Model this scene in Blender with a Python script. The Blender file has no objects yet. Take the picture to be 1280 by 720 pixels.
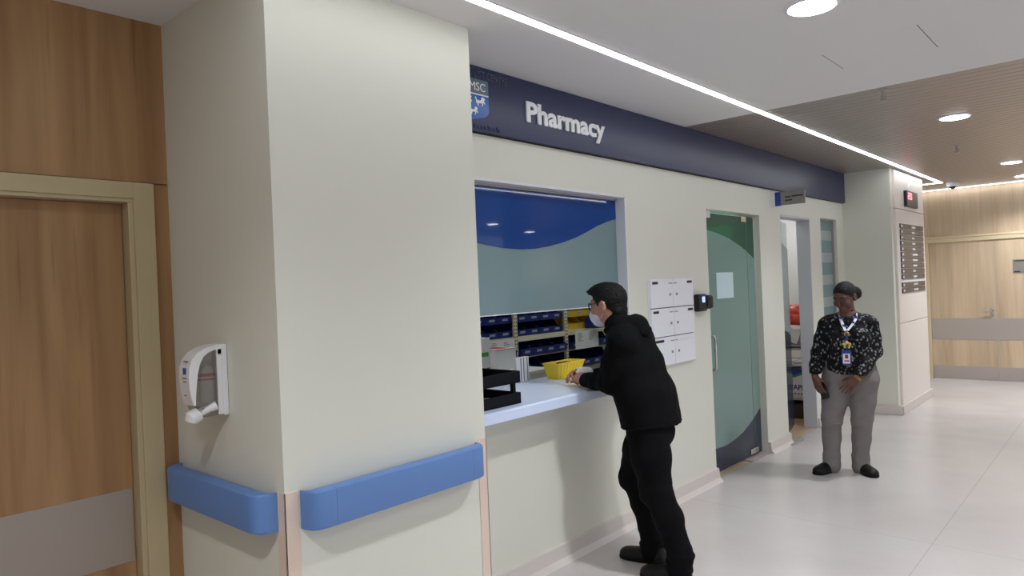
import bpy, bmesh, math, random
import numpy as np
from mathutils import Vector, Matrix, noise as mnoise

random.seed(7)
SC = bpy.context.scene
COL = SC.collection
PI = math.pi

# ------------------------------------------------------------------ materials
def lin(c):
    c = c / 255.0
    return c / 12.92 if c <= 0.04045 else ((c + 0.055) / 1.055) ** 2.4

def S(r, g, b, a=1.0):
    return (lin(r), lin(g), lin(b), a)

def new_mat(name):
    m = bpy.data.materials.new(name)
    m.use_nodes = True
    nt = m.node_tree
    b = nt.nodes['Principled BSDF']
    return m, nt, b

def pmat(name, col, rough=0.6, metal=0.0, spec=0.5, vary=0.0, vscale=3.0, bump=0.0, bscale=200.0, coat=0.0, sheen=0.0):
    m, nt, b = new_mat(name)
    b.inputs['Base Color'].default_value = col
    b.inputs['Roughness'].default_value = rough
    b.inputs['Metallic'].default_value = metal
    b.inputs['Specular IOR Level'].default_value = spec
    b.inputs['Coat Weight'].default_value = coat
    b.inputs['Sheen Weight'].default_value = sheen
    tc = nt.nodes.new('ShaderNodeTexCoord')
    if vary > 0:
        n = nt.nodes.new('ShaderNodeTexNoise'); n.inputs['Scale'].default_value = vscale; n.inputs['Detail'].default_value = 4
        r = nt.nodes.new('ShaderNodeMix'); r.data_type = 'RGBA'
        r.inputs[6].default_value = tuple(c * (1 - vary) for c in col[:3]) + (1,)
        r.inputs[7].default_value = tuple(min(1, c * (1 + vary)) for c in col[:3]) + (1,)
        nt.links.new(tc.outputs['Object'], n.inputs['Vector'])
        nt.links.new(n.outputs['Fac'], r.inputs[0])
        nt.links.new(r.outputs[2], b.inputs['Base Color'])
    if bump > 0:
        n = nt.nodes.new('ShaderNodeTexNoise'); n.inputs['Scale'].default_value = bscale; n.inputs['Detail'].default_value = 3
        bp = nt.nodes.new('ShaderNodeBump'); bp.inputs['Strength'].default_value = bump; bp.inputs['Distance'].default_value = 0.01
        nt.links.new(tc.outputs['Object'], n.inputs['Vector'])
        nt.links.new(n.outputs['Fac'], bp.inputs['Height'])
        nt.links.new(bp.outputs['Normal'], b.inputs['Normal'])
    return m

def emat(name, col, strength):
    m, nt, b = new_mat(name)
    b.inputs['Base Color'].default_value = (0.8, 0.8, 0.8, 1)
    b.inputs['Emission Color'].default_value = col
    b.inputs['Emission Strength'].default_value = strength
    return m

def wood_mat(name, c_dark, c_light, c_knot, scale=1.0, rough=0.45):
    """vertical grain: noise stretched along Z, with a few darker streaks and knots"""
    m, nt, b = new_mat(name)
    tc = nt.nodes.new('ShaderNodeTexCoord')
    mp = nt.nodes.new('ShaderNodeMapping')
    mp.inputs['Scale'].default_value = (9 * scale, 9 * scale, 0.55 * scale)
    nt.links.new(tc.outputs['Object'], mp.inputs['Vector'])
    n1 = nt.nodes.new('ShaderNodeTexNoise'); n1.inputs['Scale'].default_value = 1.3; n1.inputs['Detail'].default_value = 6; n1.inputs['Distortion'].default_value = 0.6
    nt.links.new(mp.outputs[0], n1.inputs['Vector'])
    cr = nt.nodes.new('ShaderNodeValToRGB')
    cr.color_ramp.elements[0].position = 0.3; cr.color_ramp.elements[0].color = c_dark
    cr.color_ramp.elements[1].position = 0.68; cr.color_ramp.elements[1].color = c_light
    nt.links.new(n1.outputs['Fac'], cr.inputs[0])
    mp2 = nt.nodes.new('ShaderNodeMapping'); mp2.inputs['Scale'].default_value = (26 * scale, 26 * scale, 1.6 * scale)
    nt.links.new(tc.outputs['Object'], mp2.inputs['Vector'])
    n2 = nt.nodes.new('ShaderNodeTexNoise'); n2.inputs['Scale'].default_value = 1.0; n2.inputs['Detail'].default_value = 3
    nt.links.new(mp2.outputs[0], n2.inputs['Vector'])
    cr2 = nt.nodes.new('ShaderNodeValToRGB')
    cr2.color_ramp.elements[0].position = 0.62; cr2.color_ramp.elements[0].color = (0, 0, 0, 1)
    cr2.color_ramp.elements[1].position = 0.8; cr2.color_ramp.elements[1].color = (1, 1, 1, 1)
    nt.links.new(n2.outputs['Fac'], cr2.inputs[0])
    # planks of veneer, slightly different tone each
    mp3 = nt.nodes.new('ShaderNodeMapping'); mp3.inputs['Scale'].default_value = (6.2, 6.2, 0.25)
    nt.links.new(tc.outputs['Object'], mp3.inputs['Vector'])
    vo = nt.nodes.new('ShaderNodeTexNoise'); vo.inputs['Scale'].default_value = 0.7; vo.inputs['Detail'].default_value = 1
    nt.links.new(mp3.outputs[0], vo.inputs['Vector'])
    mx = nt.nodes.new('ShaderNodeMix'); mx.data_type = 'RGBA'; mx.inputs[7].default_value = c_knot
    mul = nt.nodes.new('ShaderNodeMath'); mul.operation = 'MULTIPLY'; mul.inputs[1].default_value = 0.55
    nt.links.new(cr2.outputs[0], mul.inputs[0]); nt.links.new(mul.outputs[0], mx.inputs[0])
    nt.links.new(cr.outputs[0], mx.inputs[6])
    hs = nt.nodes.new('ShaderNodeHueSaturation')
    mr = nt.nodes.new('ShaderNodeMapRange'); mr.inputs[1].default_value = 0.3; mr.inputs[2].default_value = 0.7; mr.inputs[3].default_value = 0.88; mr.inputs[4].default_value = 1.08
    nt.links.new(vo.outputs['Fac'], mr.inputs[0]); nt.links.new(mr.outputs[0], hs.inputs['Value'])
    nt.links.new(mx.outputs[2], hs.inputs['Color']); nt.links.new(hs.outputs[0], b.inputs['Base Color'])
    b.inputs['Roughness'].default_value = rough
    b.inputs['Specular IOR Level'].default_value = 0.3
    return m

def film_mat(name, col, clear=0.1, rough=0.06, translucent=0.25, spec=0.5):
    """glass with a coloured film: mostly opaque film, a little see-through, glossy front"""
    m, nt, b = new_mat(name)
    b.inputs['Base Color'].default_value = col
    b.inputs['Roughness'].default_value = rough
    b.inputs['Specular IOR Level'].default_value = spec
    out = nt.nodes['Material Output']
    tl = nt.nodes.new('ShaderNodeBsdfTranslucent'); tl.inputs['Color'].default_value = col
    tr = nt.nodes.new('ShaderNodeBsdfTransparent'); tr.inputs['Color'].default_value = tuple(min(1, c * 1.15 + 0.05) for c in col[:3]) + (1,)
    m1 = nt.nodes.new('ShaderNodeMixShader'); m1.inputs[0].default_value = translucent
    m2 = nt.nodes.new('ShaderNodeMixShader'); m2.inputs[0].default_value = clear
    nt.links.new(b.outputs[0], m1.inputs[1]); nt.links.new(tl.outputs[0], m1.inputs[2])
    nt.links.new(m1.outputs[0], m2.inputs[1]); nt.links.new(tr.outputs[0], m2.inputs[2])
    nt.links.new(m2.outputs[0], out.inputs['Surface'])
    return m

def clear_mat(name, tint, gloss=0.12, rough=0.03):
    m, nt, b = new_mat(name)
    nt.nodes.remove(b)
    out = nt.nodes['Material Output']
    tr = nt.nodes.new('ShaderNodeBsdfTransparent'); tr.inputs['Color'].default_value = tint
    gl = nt.nodes.new('ShaderNodeBsdfGlossy'); gl.inputs['Roughness'].default_value = rough
    fr = nt.nodes.new('ShaderNodeLayerWeight')
    pw = nt.nodes.new('ShaderNodeMath'); pw.operation = 'POWER'; pw.inputs[1].default_value = 4.0
    nt.links.new(fr.outputs['Facing'], pw.inputs[0])
    mul = nt.nodes.new('ShaderNodeMath'); mul.operation = 'MULTIPLY_ADD'; mul.inputs[1].default_value = 0.6; mul.inputs[2].default_value = 0.03 + gloss * 0.2
    nt.links.new(pw.outputs[0], mul.inputs[0])
    mx = nt.nodes.new('ShaderNodeMixShader')
    nt.links.new(mul.outputs[0], mx.inputs[0]); nt.links.new(tr.outputs[0], mx.inputs[1]); nt.links.new(gl.outputs[0], mx.inputs[2])
    nt.links.new(mx.outputs[0], out.inputs['Surface'])
    return m

def floor_mat():
    m, nt, b = new_mat('floor_vinyl')
    tc = nt.nodes.new('ShaderNodeTexCoord')
    n = nt.nodes.new('ShaderNodeTexNoise'); n.inputs['Scale'].default_value = 1.2; n.inputs['Detail'].default_value = 5
    nt.links.new(tc.outputs['Object'], n.inputs['Vector'])
    sp = nt.nodes.new('ShaderNodeTexNoise'); sp.inputs['Scale'].default_value = 140; sp.inputs['Detail'].default_value = 2
    nt.links.new(tc.outputs['Object'], sp.inputs['Vector'])
    cr = nt.nodes.new('ShaderNodeValToRGB')
    cr.color_ramp.elements[0].position = 0.3; cr.color_ramp.elements[0].color = S(200, 193, 190)
    cr.color_ramp.elements[1].position = 0.7; cr.color_ramp.elements[1].color = S(212, 206, 204)
    nt.links.new(n.outputs['Fac'], cr.inputs[0])
    mx = nt.nodes.new('ShaderNodeMix'); mx.data_type = 'RGBA'; mx.blend_type = 'MULTIPLY'; mx.inputs[0].default_value = 0.12
    nt.links.new(cr.outputs[0], mx.inputs[6]); nt.links.new(sp.outputs['Color'], mx.inputs[7])
    # welded sheet seams: a line every 1.5 m across and 2 m along
    br = nt.nodes.new('ShaderNodeTexBrick')
    br.inputs['Scale'].default_value = 1.0; br.offset = 0.0
    br.inputs['Mortar Size'].default_value = 0.0025; br.inputs['Mortar Smooth'].default_value = 0.5
    br.inputs['Brick Width'].default_value = 1.62; br.inputs['Row Height'].default_value = 4.7
    br.inputs['Color1'].default_value = (1, 1, 1, 1); br.inputs['Color2'].default_value = (1, 1, 1, 1); br.inputs['Mortar'].default_value = (0.72, 0.72, 0.72, 1)
    nt.links.new(tc.outputs['Object'], br.inputs['Vector'])
    mx2 = nt.nodes.new('ShaderNodeMix'); mx2.data_type = 'RGBA'; mx2.blend_type = 'MULTIPLY'; mx2.inputs[0].default_value = 1.0
    nt.links.new(mx.outputs[2], mx2.inputs[6]); nt.links.new(br.outputs['Color'], mx2.inputs[7])
    nt.links.new(mx2.outputs[2], b.inputs['Base Color'])
    b.inputs['Roughness'].default_value = 0.22
    b.inputs['Specular IOR Level'].default_value = 0.4
    return m

def floral_mat():
    """black cloth printed with small pale leaves and flowers"""
    m, nt, b = new_mat('floral_cloth')
    tc = nt.nodes.new('ShaderNodeTexCoord')
    mp = nt.nodes.new('ShaderNodeMapping'); mp.inputs['Scale'].default_value = (1, 1, 0.75); mp.inputs['Rotation'].default_value = (0.3, 0.5, 0.4)
    nt.links.new(tc.outputs['Object'], mp.inputs['Vector'])
    vo = nt.nodes.new('ShaderNodeTexVoronoi'); vo.inputs['Scale'].default_value = 42; vo.feature = 'F1'
    no = nt.nodes.new('ShaderNodeTexNoise'); no.inputs['Scale'].default_value = 60; no.inputs['Detail'].default_value = 2
    nt.links.new(mp.outputs[0], vo.inputs['Vector']); nt.links.new(tc.outputs['Object'], no.inputs['Vector'])
    add = nt.nodes.new('ShaderNodeMath'); add.operation = 'ADD'
    nt.links.new(vo.outputs['Distance'], add.inputs[0]); nt.links.new(no.outputs['Fac'], add.inputs[1])
    cr = nt.nodes.new('ShaderNodeValToRGB')
    e = cr.color_ramp.elements
    e[0].position = 0.66; e[0].color = (0.27, 0.27, 0.28, 1)
    e[1].position = 0.90; e[1].color = (0.006, 0.006, 0.008, 1)
    nt.links.new(add.outputs[0], cr.inputs[0])
    n2 = nt.nodes.new('ShaderNodeTexNoise'); n2.inputs['Scale'].default_value = 16; n2.inputs['Detail'].default_value = 1
    nt.links.new(tc.outputs['Object'], n2.inputs['Vector'])
    cr2 = nt.nodes.new('ShaderNodeValToRGB')
    cr2.color_ramp.elements[0].position = 0.36; cr2.color_ramp.elements[0].color = (0.012, 0.012, 0.014, 1)
    cr2.color_ramp.elements[1].position = 0.50; cr2.color_ramp.elements[1].color = (1, 1, 1, 1)
    nt.links.new(n2.outputs['Fac'], cr2.inputs[0])
    mx = nt.nodes.new('ShaderNodeMix'); mx.data_type = 'RGBA'; mx.blend_type = 'MULTIPLY'; mx.inputs[0].default_value = 0.85
    nt.links.new(cr.outputs[0], mx.inputs[6]); nt.links.new(cr2.outputs[0], mx.inputs[7])
    nt.links.new(mx.outputs[2], b.inputs['Base Color'])
    b.inputs['Roughness'].default_value = 0.75
    b.inputs['Specular IOR Level'].default_value = 0.2
    return m

M = {}
M['wall'] = pmat('wall_paint', S(222, 221, 209), 0.55, spec=0.25, vary=0.015, vscale=1.5)
M['wall_white'] = pmat('wall_paint_white', S(228, 227, 226), 0.6, spec=0.2)
M['panel'] = pmat('panel_cream', S(228, 219, 211), 0.4, spec=0.35)
M['ceiling'] = pmat('ceiling_paint', S(226, 224, 224), 0.8, spec=0.1, vary=0.01)
M['slat'] = pmat('slat_metal', S(158, 147, 140), 0.30, metal=0.4, spec=0.5)
M['floor'] = floor_mat()
M['floor_tan'] = pmat('floor_tan', S(196, 168, 138), 0.4, vary=0.05, vscale=6)
M['wood_warm'] = wood_mat('wood_warm', S(144, 106, 70), S(174, 136, 95), S(106, 72, 46))
M['wood_oak'] = wood_mat('wood_oak', S(190, 166, 138), S(208, 186, 158), S(170, 144, 116), 1.3)
M['frame_oak'] = pmat('frame_oak', S(186, 168, 132), 0.45, vary=0.05, vscale=8)
M['frame_back'] = pmat('frame_pale', S(212, 194, 160), 0.45)
M['steel'] = pmat('brushed_steel', S(176, 166, 160), 0.42, metal=0.25)
M['kick'] = pmat('kick_plate', S(160, 148, 138), 0.4, metal=0.3)
M['chrome'] = pmat('chrome', S(205, 205, 205), 0.15, metal=1.0)
M['guard'] = pmat('corner_guard', S(226, 204, 188), 0.45)
M['rail'] = pmat('rail_blue', S(98, 134, 192), 0.42, spec=0.4, bump=0.05, bscale=900)
M['skirt'] = pmat('skirting', S(212, 203, 197), 0.4)
M['navy'] = pmat('sign_navy', S(44, 50, 84), 0.32, spec=0.45)
M['letter'] = pmat('sign_letter', S(238, 238, 240), 0.3, spec=0.4)
M['letter_dim'] = pmat('sign_letter_dark', S(88, 92, 112), 0.4)
M['letter_blue'] = pmat('sign_letter_blue', S(24, 28, 84), 0.4)
M['crest_top'] = pmat('crest_grey', S(96, 116, 128), 0.35)
M['crest_blue'] = pmat('crest_blue', S(36, 92, 170), 0.25)
M['white_alu'] = pmat('white_aluminium', S(226, 227, 232), 0.4)
M['alu_grey'] = pmat('grey_aluminium', S(196, 196, 200), 0.4)
M['counter'] = pmat('counter_solid', S(214, 227, 252), 0.3, spec=0.45)
M['film_blue'] = film_mat('film_blue', S(30, 82, 164), 0.04, 0.03, 0.3, 0.6)
M['film_grey'] = film_mat('film_grey', S(158, 182, 186), 0.08, 0.08, 0.4, 0.5)
M['film_door'] = film_mat('film_door', S(172, 198, 192), 0.12, 0.10, 0.45, 0.5)
M['film_green'] = film_mat('film_green', S(122, 156, 140), 0.42, 0.12, 0.5, 0.5)
M['film_dark'] = film_mat('film_dark', S(62, 70, 90), 0.08, 0.12, 0.2, 0.4)
M['film_band'] = film_mat('film_band', S(206, 216, 216), 0.1, 0.2, 0.4)
M['glass_green'] = clear_mat('glass_green', (0.62, 0.80, 0.73, 1))
M['glass_clear'] = clear_mat('glass_clear', (0.80, 0.88, 0.86, 1))
M['smoke'] = clear_mat('smoked_plastic', (0.86, 0.86, 0.87, 1), 0.6, 0.12)
M['locker'] = pmat('locker_white', S(236, 236, 243), 0.35, spec=0.4)
M['black'] = pmat('black_plastic', S(24, 25, 32), 0.35, spec=0.5)
M['black_matte'] = pmat('black_matte', S(18, 18, 20), 0.7)
M['gap'] = pmat('dark_gap', S(40, 38, 38), 0.9)
M['white_plastic'] = pmat('white_plastic', S(232, 231, 232), 0.3, spec=0.5)
M['paper'] = pmat('paper', S(232, 233, 238), 0.7)
M['print'] = pmat('print_ink', S(110, 112, 122), 0.7)
M['print_red'] = pmat('print_red', S(190, 70, 70), 0.6)
M['card_white'] = pmat('card_white', S(228, 228, 230), 0.6)
M['bin_blue'] = pmat('bin_blue', S(24, 42, 122), 0.35, spec=0.5)
M['packet'] = pmat('packet_grey', S(96, 104, 130), 0.5)
M['label_card'] = pmat('label_card', S(168, 176, 204), 0.6)
M['bin_yellow'] = pmat('bin_yellow', S(236, 196, 40), 0.4, spec=0.4)
M['basket'] = pmat('basket_yellow', S(246, 214, 50), 0.45)
M['shelf'] = pmat('shelf_cream', S(226, 218, 194), 0.45)
M['green'] = pmat('green_plastic', S(110, 170, 50), 0.5)
M['tray'] = pmat('tray_black', S(9, 10, 18), 0.5, spec=0.2)
M['mask'] = pmat('mask_cloth', S(224, 216, 232), 0.8, vary=0.12, vscale=55)
M['tissue'] = pmat('tissue', S(240, 240, 242), 0.8)
M['skin_man'] = pmat('skin_tan', S(186, 134, 110), 0.5, vary=0.06, vscale=25)
M['skin_woman'] = pmat('skin_brown', S(94, 60, 48), 0.5, vary=0.06, vscale=25)
M['lip'] = pmat('lip', S(122, 66, 62), 0.45)
M['brow'] = pmat('brow', S(24, 20, 18), 0.8)
M['eye'] = pmat('eye_white', S(190, 180, 172), 0.3)
M['hair'] = pmat('hair_black', S(13, 12, 12), 0.55, spec=0.25, bump=0.6, bscale=160)
M['jacket'] = pmat('jacket_black', S(9, 9, 11), 0.85, spec=0.12, bump=0.3, bscale=35)
M['trouser_black'] = pmat('trousers_black', S(7, 7, 10), 0.9, spec=0.15, bump=0.25, bscale=30)
M['trouser_grey'] = pmat('trousers_grey', S(124, 118, 118), 0.85, spec=0.15, bump=0.2, bscale=40)
M['floral'] = floral_mat()
M['shoe'] = pmat('shoe_black', S(9, 9, 10), 0.5, spec=0.3)
M['sole'] = pmat('sole_black', S(14, 14, 15), 0.8, spec=0.2)
M['lanyard'] = pmat('lanyard_white', S(222, 226, 238), 0.6)
M['lanyard_blue'] = pmat('lanyard_blue', S(40, 66, 150), 0.6)
M['gold'] = pmat('gold', S(214, 170, 84), 0.3, metal=0.8)
M['badge_yellow'] = pmat('badge_yellow', S(236, 208, 90), 0.5)
M['red_bag'] = pmat('red_bag', S(236, 84, 66), 0.45, vary=0.15, vscale=20)
M['grey_bag'] = pmat('grey_bag', S(176, 176, 178), 0.6, vary=0.05, vscale=9)
M['trolley'] = pmat('trolley_metal', S(196, 196, 196), 0.35, metal=0.3)
M['box_blue'] = pmat('carton_blue', S(38, 52, 140), 0.5)
M['box_green'] = pmat('carton_green', S(70, 160, 70), 0.5)
M['directory'] = pmat('directory_slat', S(74, 68, 70), 0.28, metal=0.3)
M['sign_grey'] = pmat('sign_grey', S(138, 134, 128), 0.4, metal=0.1)
M['sign_blue'] = pmat('sign_blue', S(34, 62, 140), 0.4)
M['led'] = emat('led_strip', (0.93, 0.96, 1.0, 1), 5.6)
M['led_back'] = emat('led_strip_back', (0.93, 0.96, 1.0, 1), 4.5)
M['lamp'] = emat('downlight_glow', (0.86, 0.92, 1.0, 1), 14.0)
M['fill_panel'] = emat('fill_panel', (0.95, 0.97, 1.0, 1), 2.6)  # glow of the unseen panels added to light the rooms
M['fill_bright'] = emat('fill_panel_bright', (0.95, 0.97, 1.0, 1), 6.0)  # stronger glow, added to brighten the trolley room
M['red_led'] = emat('red_digits', (1.0, 0.06, 0.08, 1), 2.2)
M['green_led'] = emat('exit_green', (0.08, 0.85, 0.42, 1), 1.3)
M['blue_led'] = emat('reader_glow', (0.12, 0.2, 1.0, 1), 0.9)

# ------------------------------------------------------------------ mesh helpers
class MB:
    """collects shapes; build() links them as one mesh object"""
    def __init__(self):
        self.v = []; self.f = []; self.mi = []; self.cur = 0
    def raw(self, vs, fs):
        o = len(self.v)
        self.v += [tuple(p) for p in vs]
        for f in fs:
            self.f.append(tuple(i + o for i in f)); self.mi.append(self.cur)
        return self
    def bm(self, b):
        b.verts.index_update()
        return self.raw([v.co[:] for v in b.verts], [[v.index for v in f.verts] for f in b.faces])
    def box(self, x0, x1, y0, y1, z0, z1, bev=0.0, seg=2, mat=None):
        b = bmesh.new()
        bmesh.ops.create_cube(b, size=1.0)
        for v in b.verts:
            v.co = Vector(((x0 + x1) / 2 + v.co.x * (x1 - x0), (y0 + y1) / 2 + v.co.y * (y1 - y0), (z0 + z1) / 2 + v.co.z * (z1 - z0)))
        if bev > 0:
            bmesh.ops.bevel(b, geom=b.edges[:], offset=bev, segments=seg, profile=0.5, affect='EDGES')
        if mat is not None:
            b.transform(mat)
        self.bm(b); b.free()
        return self
    def prism(self, pts, axis, a0, a1, bev=0.0):
        """polygon extruded along axis 0/1/2; pts are the other two coords in order"""
        b = bmesh.new()
        def P(u, v, a):
            return Vector({0: (a, u, v), 1: (u, a, v), 2: (u, v, a)}[axis])
        lo = [b.verts.new(P(u, v, a0)) for u, v in pts]
        hi = [b.verts.new(P(u, v, a1)) for u, v in pts]
        n = len(pts)
        b.faces.new(lo[::-1]); b.faces.new(hi)
        for i in range(n):
            b.faces.new((lo[i], lo[(i + 1) % n], hi[(i + 1) % n], hi[i]))
        bmesh.ops.recalc_face_normals(b, faces=b.faces[:])
        if bev > 0:
            bmesh.ops.bevel(b, geom=b.edges[:], offset=bev, segments=2, profile=0.5, affect='EDGES')
        self.bm(b); b.free()
        return self
    def tube(self, path, r, n=8, closed=False, flat=None):
        P = [Vector(p) for p in path]
        m = len(P)
        rs = r if isinstance(r, (list, tuple)) else [r] * m
        rings = []
        up = None
        for i in range(m):
            if closed:
                t = (P[(i + 1) % m] - P[i - 1]).normalized()
            else:
                t = (P[min(i + 1, m - 1)] - P[max(i - 1, 0)]).normalized()
            if up is None:
                up = Vector((0, 0, 1)) if abs(t.z) < 0.9 else Vector((1, 0, 0))
                if flat is not None:
                    up = Vector(flat)
            s = t.cross(up).normalized(); u = s.cross(t).normalized(); up = u
            rings.append([P[i] + (s * math.cos(2 * PI * k / n) + u * math.sin(2 * PI * k / n)) * rs[i] for k in range(n)])
        vs = [p for ring in rings for p in ring]
        fs = []
        for i in range(m if closed else m - 1):
            j = (i + 1) % m
            for k in range(n):
                fs.append((i * n + k, i * n + (k + 1) % n, j * n + (k + 1) % n, j * n + k))
        if not closed:
            fs.append(tuple(range(n))[::-1]); fs.append(tuple((m - 1) * n + k for k in range(n)))
        return self.raw(vs, fs)
    def lathe(self, prof, c, axis='z', n=24):
        """prof: list of (r, h) about an axis through c"""
        vs = []; fs = []
        for r, h in prof:
            for k in range(n):
                a = 2 * PI * k / n
                x, y = r * math.cos(a), r * math.sin(a)
                d = {'z': (x, y, h), 'x': (h, x, y), 'y': (x, h, y)}[axis]
                vs.append((c[0] + d[0], c[1] + d[1], c[2] + d[2]))
        for i in range(len(prof) - 1):
            for k in range(n):
                fs.append((i * n + k, i * n + (k + 1) % n, (i + 1) * n + (k + 1) % n, (i + 1) * n + k))
        fs.append(tuple(range(n))[::-1]); fs.append(tuple((len(prof) - 1) * n + k for k in range(n)))
        return self.raw(vs, fs)
    def build(self, name, mat, parent=None, smooth=False):
        me = bpy.data.meshes.new(name)
        me.from_pydata(self.v, [], self.f)
        mats = mat if isinstance(mat, (list, tuple)) else [mat]
        for m in mats:
            me.materials.append(m)
        if len(mats) > 1:
            me.polygons.foreach_set('material_index', self.mi)
        b = bmesh.new(); b.from_mesh(me)
        bmesh.ops.recalc_face_normals(b, faces=b.faces[:])
        b.to_mesh(me); b.free()
        me.update()
        return link(name, me, parent, smooth)

def link(name, me, parent=None, smooth=False):
    o = bpy.data.objects.new(name, me)
    COL.objects.link(o)
    if smooth:
        me.polygons.foreach_set('use_smooth', [True] * len(me.polygons))
        if smooth == 'auto':
            try:
                me.set_sharp_from_angle(angle=math.radians(40))
            except Exception:
                pass
    if parent is not None:
        adopt(o, parent)
    return o

def adopt(o, parent):
    o.parent = parent
    w = Matrix.Identity(4)
    p = parent; chain = []
    while p is not None:
        chain.append(p); p = p.parent
    for p in reversed(chain):
        w = w @ p.matrix_parent_inverse @ p.matrix_basis
    o.matrix_parent_inverse = w.inverted()

def tag(o, label, cat, group=None, kind=None):
    o['label'] = label
    o['category'] = cat
    if group: o['group'] = group
    if kind: o['kind'] = kind
    return o

def empty(name, loc, label, cat, group=None, kind=None):
    o = bpy.data.objects.new(name, None)
    COL.objects.link(o)
    o.location = loc
    o.empty_display_size = 0.1
    return tag(o, label, cat, group, kind)

def copy_tree(o, parent=None, delta=None, names=None):
    c = o.copy()
    COL.objects.link(c)
    if parent is not None:
        c.parent = parent
        c.matrix_parent_inverse = o.matrix_parent_inverse
    if delta is not None:
        c.location = Vector(o.location) + Vector(delta)
    for ch in list(o.children):
        copy_tree(ch, c)
    return c

def struct(name, mb, mat, label, cat, parent=None, smooth=False):
    o = mb.build(name, mat, parent, smooth)
    if parent is None:
        tag(o, label, cat, None, 'structure')
    return o

def text_part(name, s, mat, parent, origin, ex, ey, height=None, width=None, depth=0.006, bold=0.0, cap=True):
    """raised lettering; ex/ey unit vectors of the reading and up directions; fitted to width and cap height"""
    cu = bpy.data.curves.new('txt', 'FONT')
    cu.body = s; cu.size = 1.0; cu.extrude = 0.5; cu.offset = bold
    cu.resolution_u = 3
    fo = bpy.data.objects.new('txt', cu)
    COL.objects.link(fo)
    dg = bpy.context.evaluated_depsgraph_get()
    me = bpy.data.meshes.new_from_object(fo.evaluated_get(dg))
    bpy.data.objects.remove(fo); bpy.data.curves.remove(cu)
    n = len(me.vertices)
    co = np.empty(n * 3); me.vertices.foreach_get('co', co); co = co.reshape(-1, 3)
    x0, x1 = co[:, 0].min(), co[:, 0].max()
    caph = 0.73
    sy = (height or 0.1) / caph
    sx = width / (x1 - x0) if width else sy
    ex, ey = np.array(ex, float), np.array(ey, float)
    ez = np.cross(ex, ey)
    w = np.array(origin)[None] + (co[:, :1] - x0) * sx * ex + co[:, 1:2] * sy * ey + (co[:, 2:3] + 0.5) * depth * ez
    me.vertices.foreach_set('co', w.ravel())
    me.materials.clear(); me.materials.append(mat)
    me.update()
    return link(name, me, parent)
# ------------------------------------------------------------------ room shell
ZC = 2.785
struct('floor', MB().box(-0.02, 8.2, -3.0, 12.05, -0.06, 0.0), M['floor'], 'pale glossy vinyl corridor floor with faint seams', 'floor')
struct('floor_interior', MB().box(-3.3, -0.02, 1.3, 10.3, -0.06, -0.001), M['floor_tan'], 'tan floor inside the rooms behind the glass doors', 'floor')
struct('floor_recess', MB().box(-0.62, -0.02, -3.0, 1.3, -0.06, 0.0).box(-0.62, -0.02, 10.3, 12.05, -0.06, 0.0), M['floor'], 'floor strip at the foot of the wooden wall', 'floor')
struct('ceiling', MB().box(-3.3, 8.2, -3.0, 4.893, ZC, ZC + 0.08), M['ceiling'], 'plain white plaster ceiling over the pharmacy counter', 'ceiling')
struct('ceiling_interior', MB().box(-3.3, -0.14, 4.893, 10.3, ZC, ZC + 0.08), M['ceiling'], 'white ceiling inside the rooms behind the glass doors', 'ceiling')
mb = MB()
y = 4.893; vs = []; prof = []
pitch = 0.1
while y < 12.04:
    for f, dz in ((0, 0.007), (0.06, 0.001), (0.28, 0.0002), (0.5, 0.0), (0.72, 0.0002), (0.94, 0.001), (1.0, 0.007)):
        if f == 1.0: continue
        prof.append((y + f * pitch, ZC + dz))
    y += pitch
prof.append((12.04, ZC))
prof2 = prof + [(12.04, ZC + 0.08), (4.893, ZC + 0.08)]
n = len(prof)
vs = [(-0.14, a, b) for a, b in prof] + [(8.2, a, b) for a, b in prof]
mb.raw(vs, [(i, i + 1, n + i + 1, n + i) for i in range(n - 1)])
mb.box(-0.14, 8.2, 4.9, 12.04, ZC + 0.06, ZC + 0.08)
struct('ceiling_slats', mb, M['slat'], 'brown grey metal slat ceiling at the far end of the corridor', 'ceiling')

def wall_grid(x0, x1, ys, zs, holes):
    """solid wall in the YZ plane with rectangular openings"""
    mb = MB()
    def solid(i, j):
        if i < 0 or j < 0 or i >= len(ys) - 1 or j >= len(zs) - 1: return False
        cy, cz = (ys[i] + ys[i + 1]) / 2, (zs[j] + zs[j + 1]) / 2
        return not any(a < cy < b and c < cz < d for a, b, c, d in holes)
    for i in range(len(ys) - 1):
        for j in range(len(zs) - 1):
            if not solid(i, j): continue
            a, b, c, d = ys[i], ys[i + 1], zs[j], zs[j + 1]
            mb.raw([(x1, a, c), (x1, b, c), (x1, b, d), (x1, a, d)], [(0, 1, 2, 3)])
            mb.raw([(x0, a, c), (x0, b, c), (x0, b, d), (x0, a, d)], [(3, 2, 1, 0)])
            if not solid(i - 1, j): mb.raw([(x0, a, c), (x1, a, c), (x1, a, d), (x0, a, d)], [(0, 1, 2, 3)])
            if not solid(i + 1, j): mb.raw([(x0, b, c), (x1, b, c), (x1, b, d), (x0, b, d)], [(3, 2, 1, 0)])
            if not solid(i, j - 1): mb.raw([(x0, a, c), (x1, a, c), (x1, b, c), (x0, b, c)], [(3, 2, 1, 0)])
            if not solid(i, j + 1): mb.raw([(x0, a, d), (x1, a, d), (x1, b, d), (x0, b, d)], [(0, 1, 2, 3)])
    return mb
W0, W1, WB, WT = 2.30, 4.06, 0.95, 2.205
D1a, D1b, D1t = 5.25, 6.305, 2.185
D2a, D2b, D2t = 6.81, 7.62, 2.22
N0, N1, NB, NT = 7.96, 8.50, 0.60, 2.235
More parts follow.
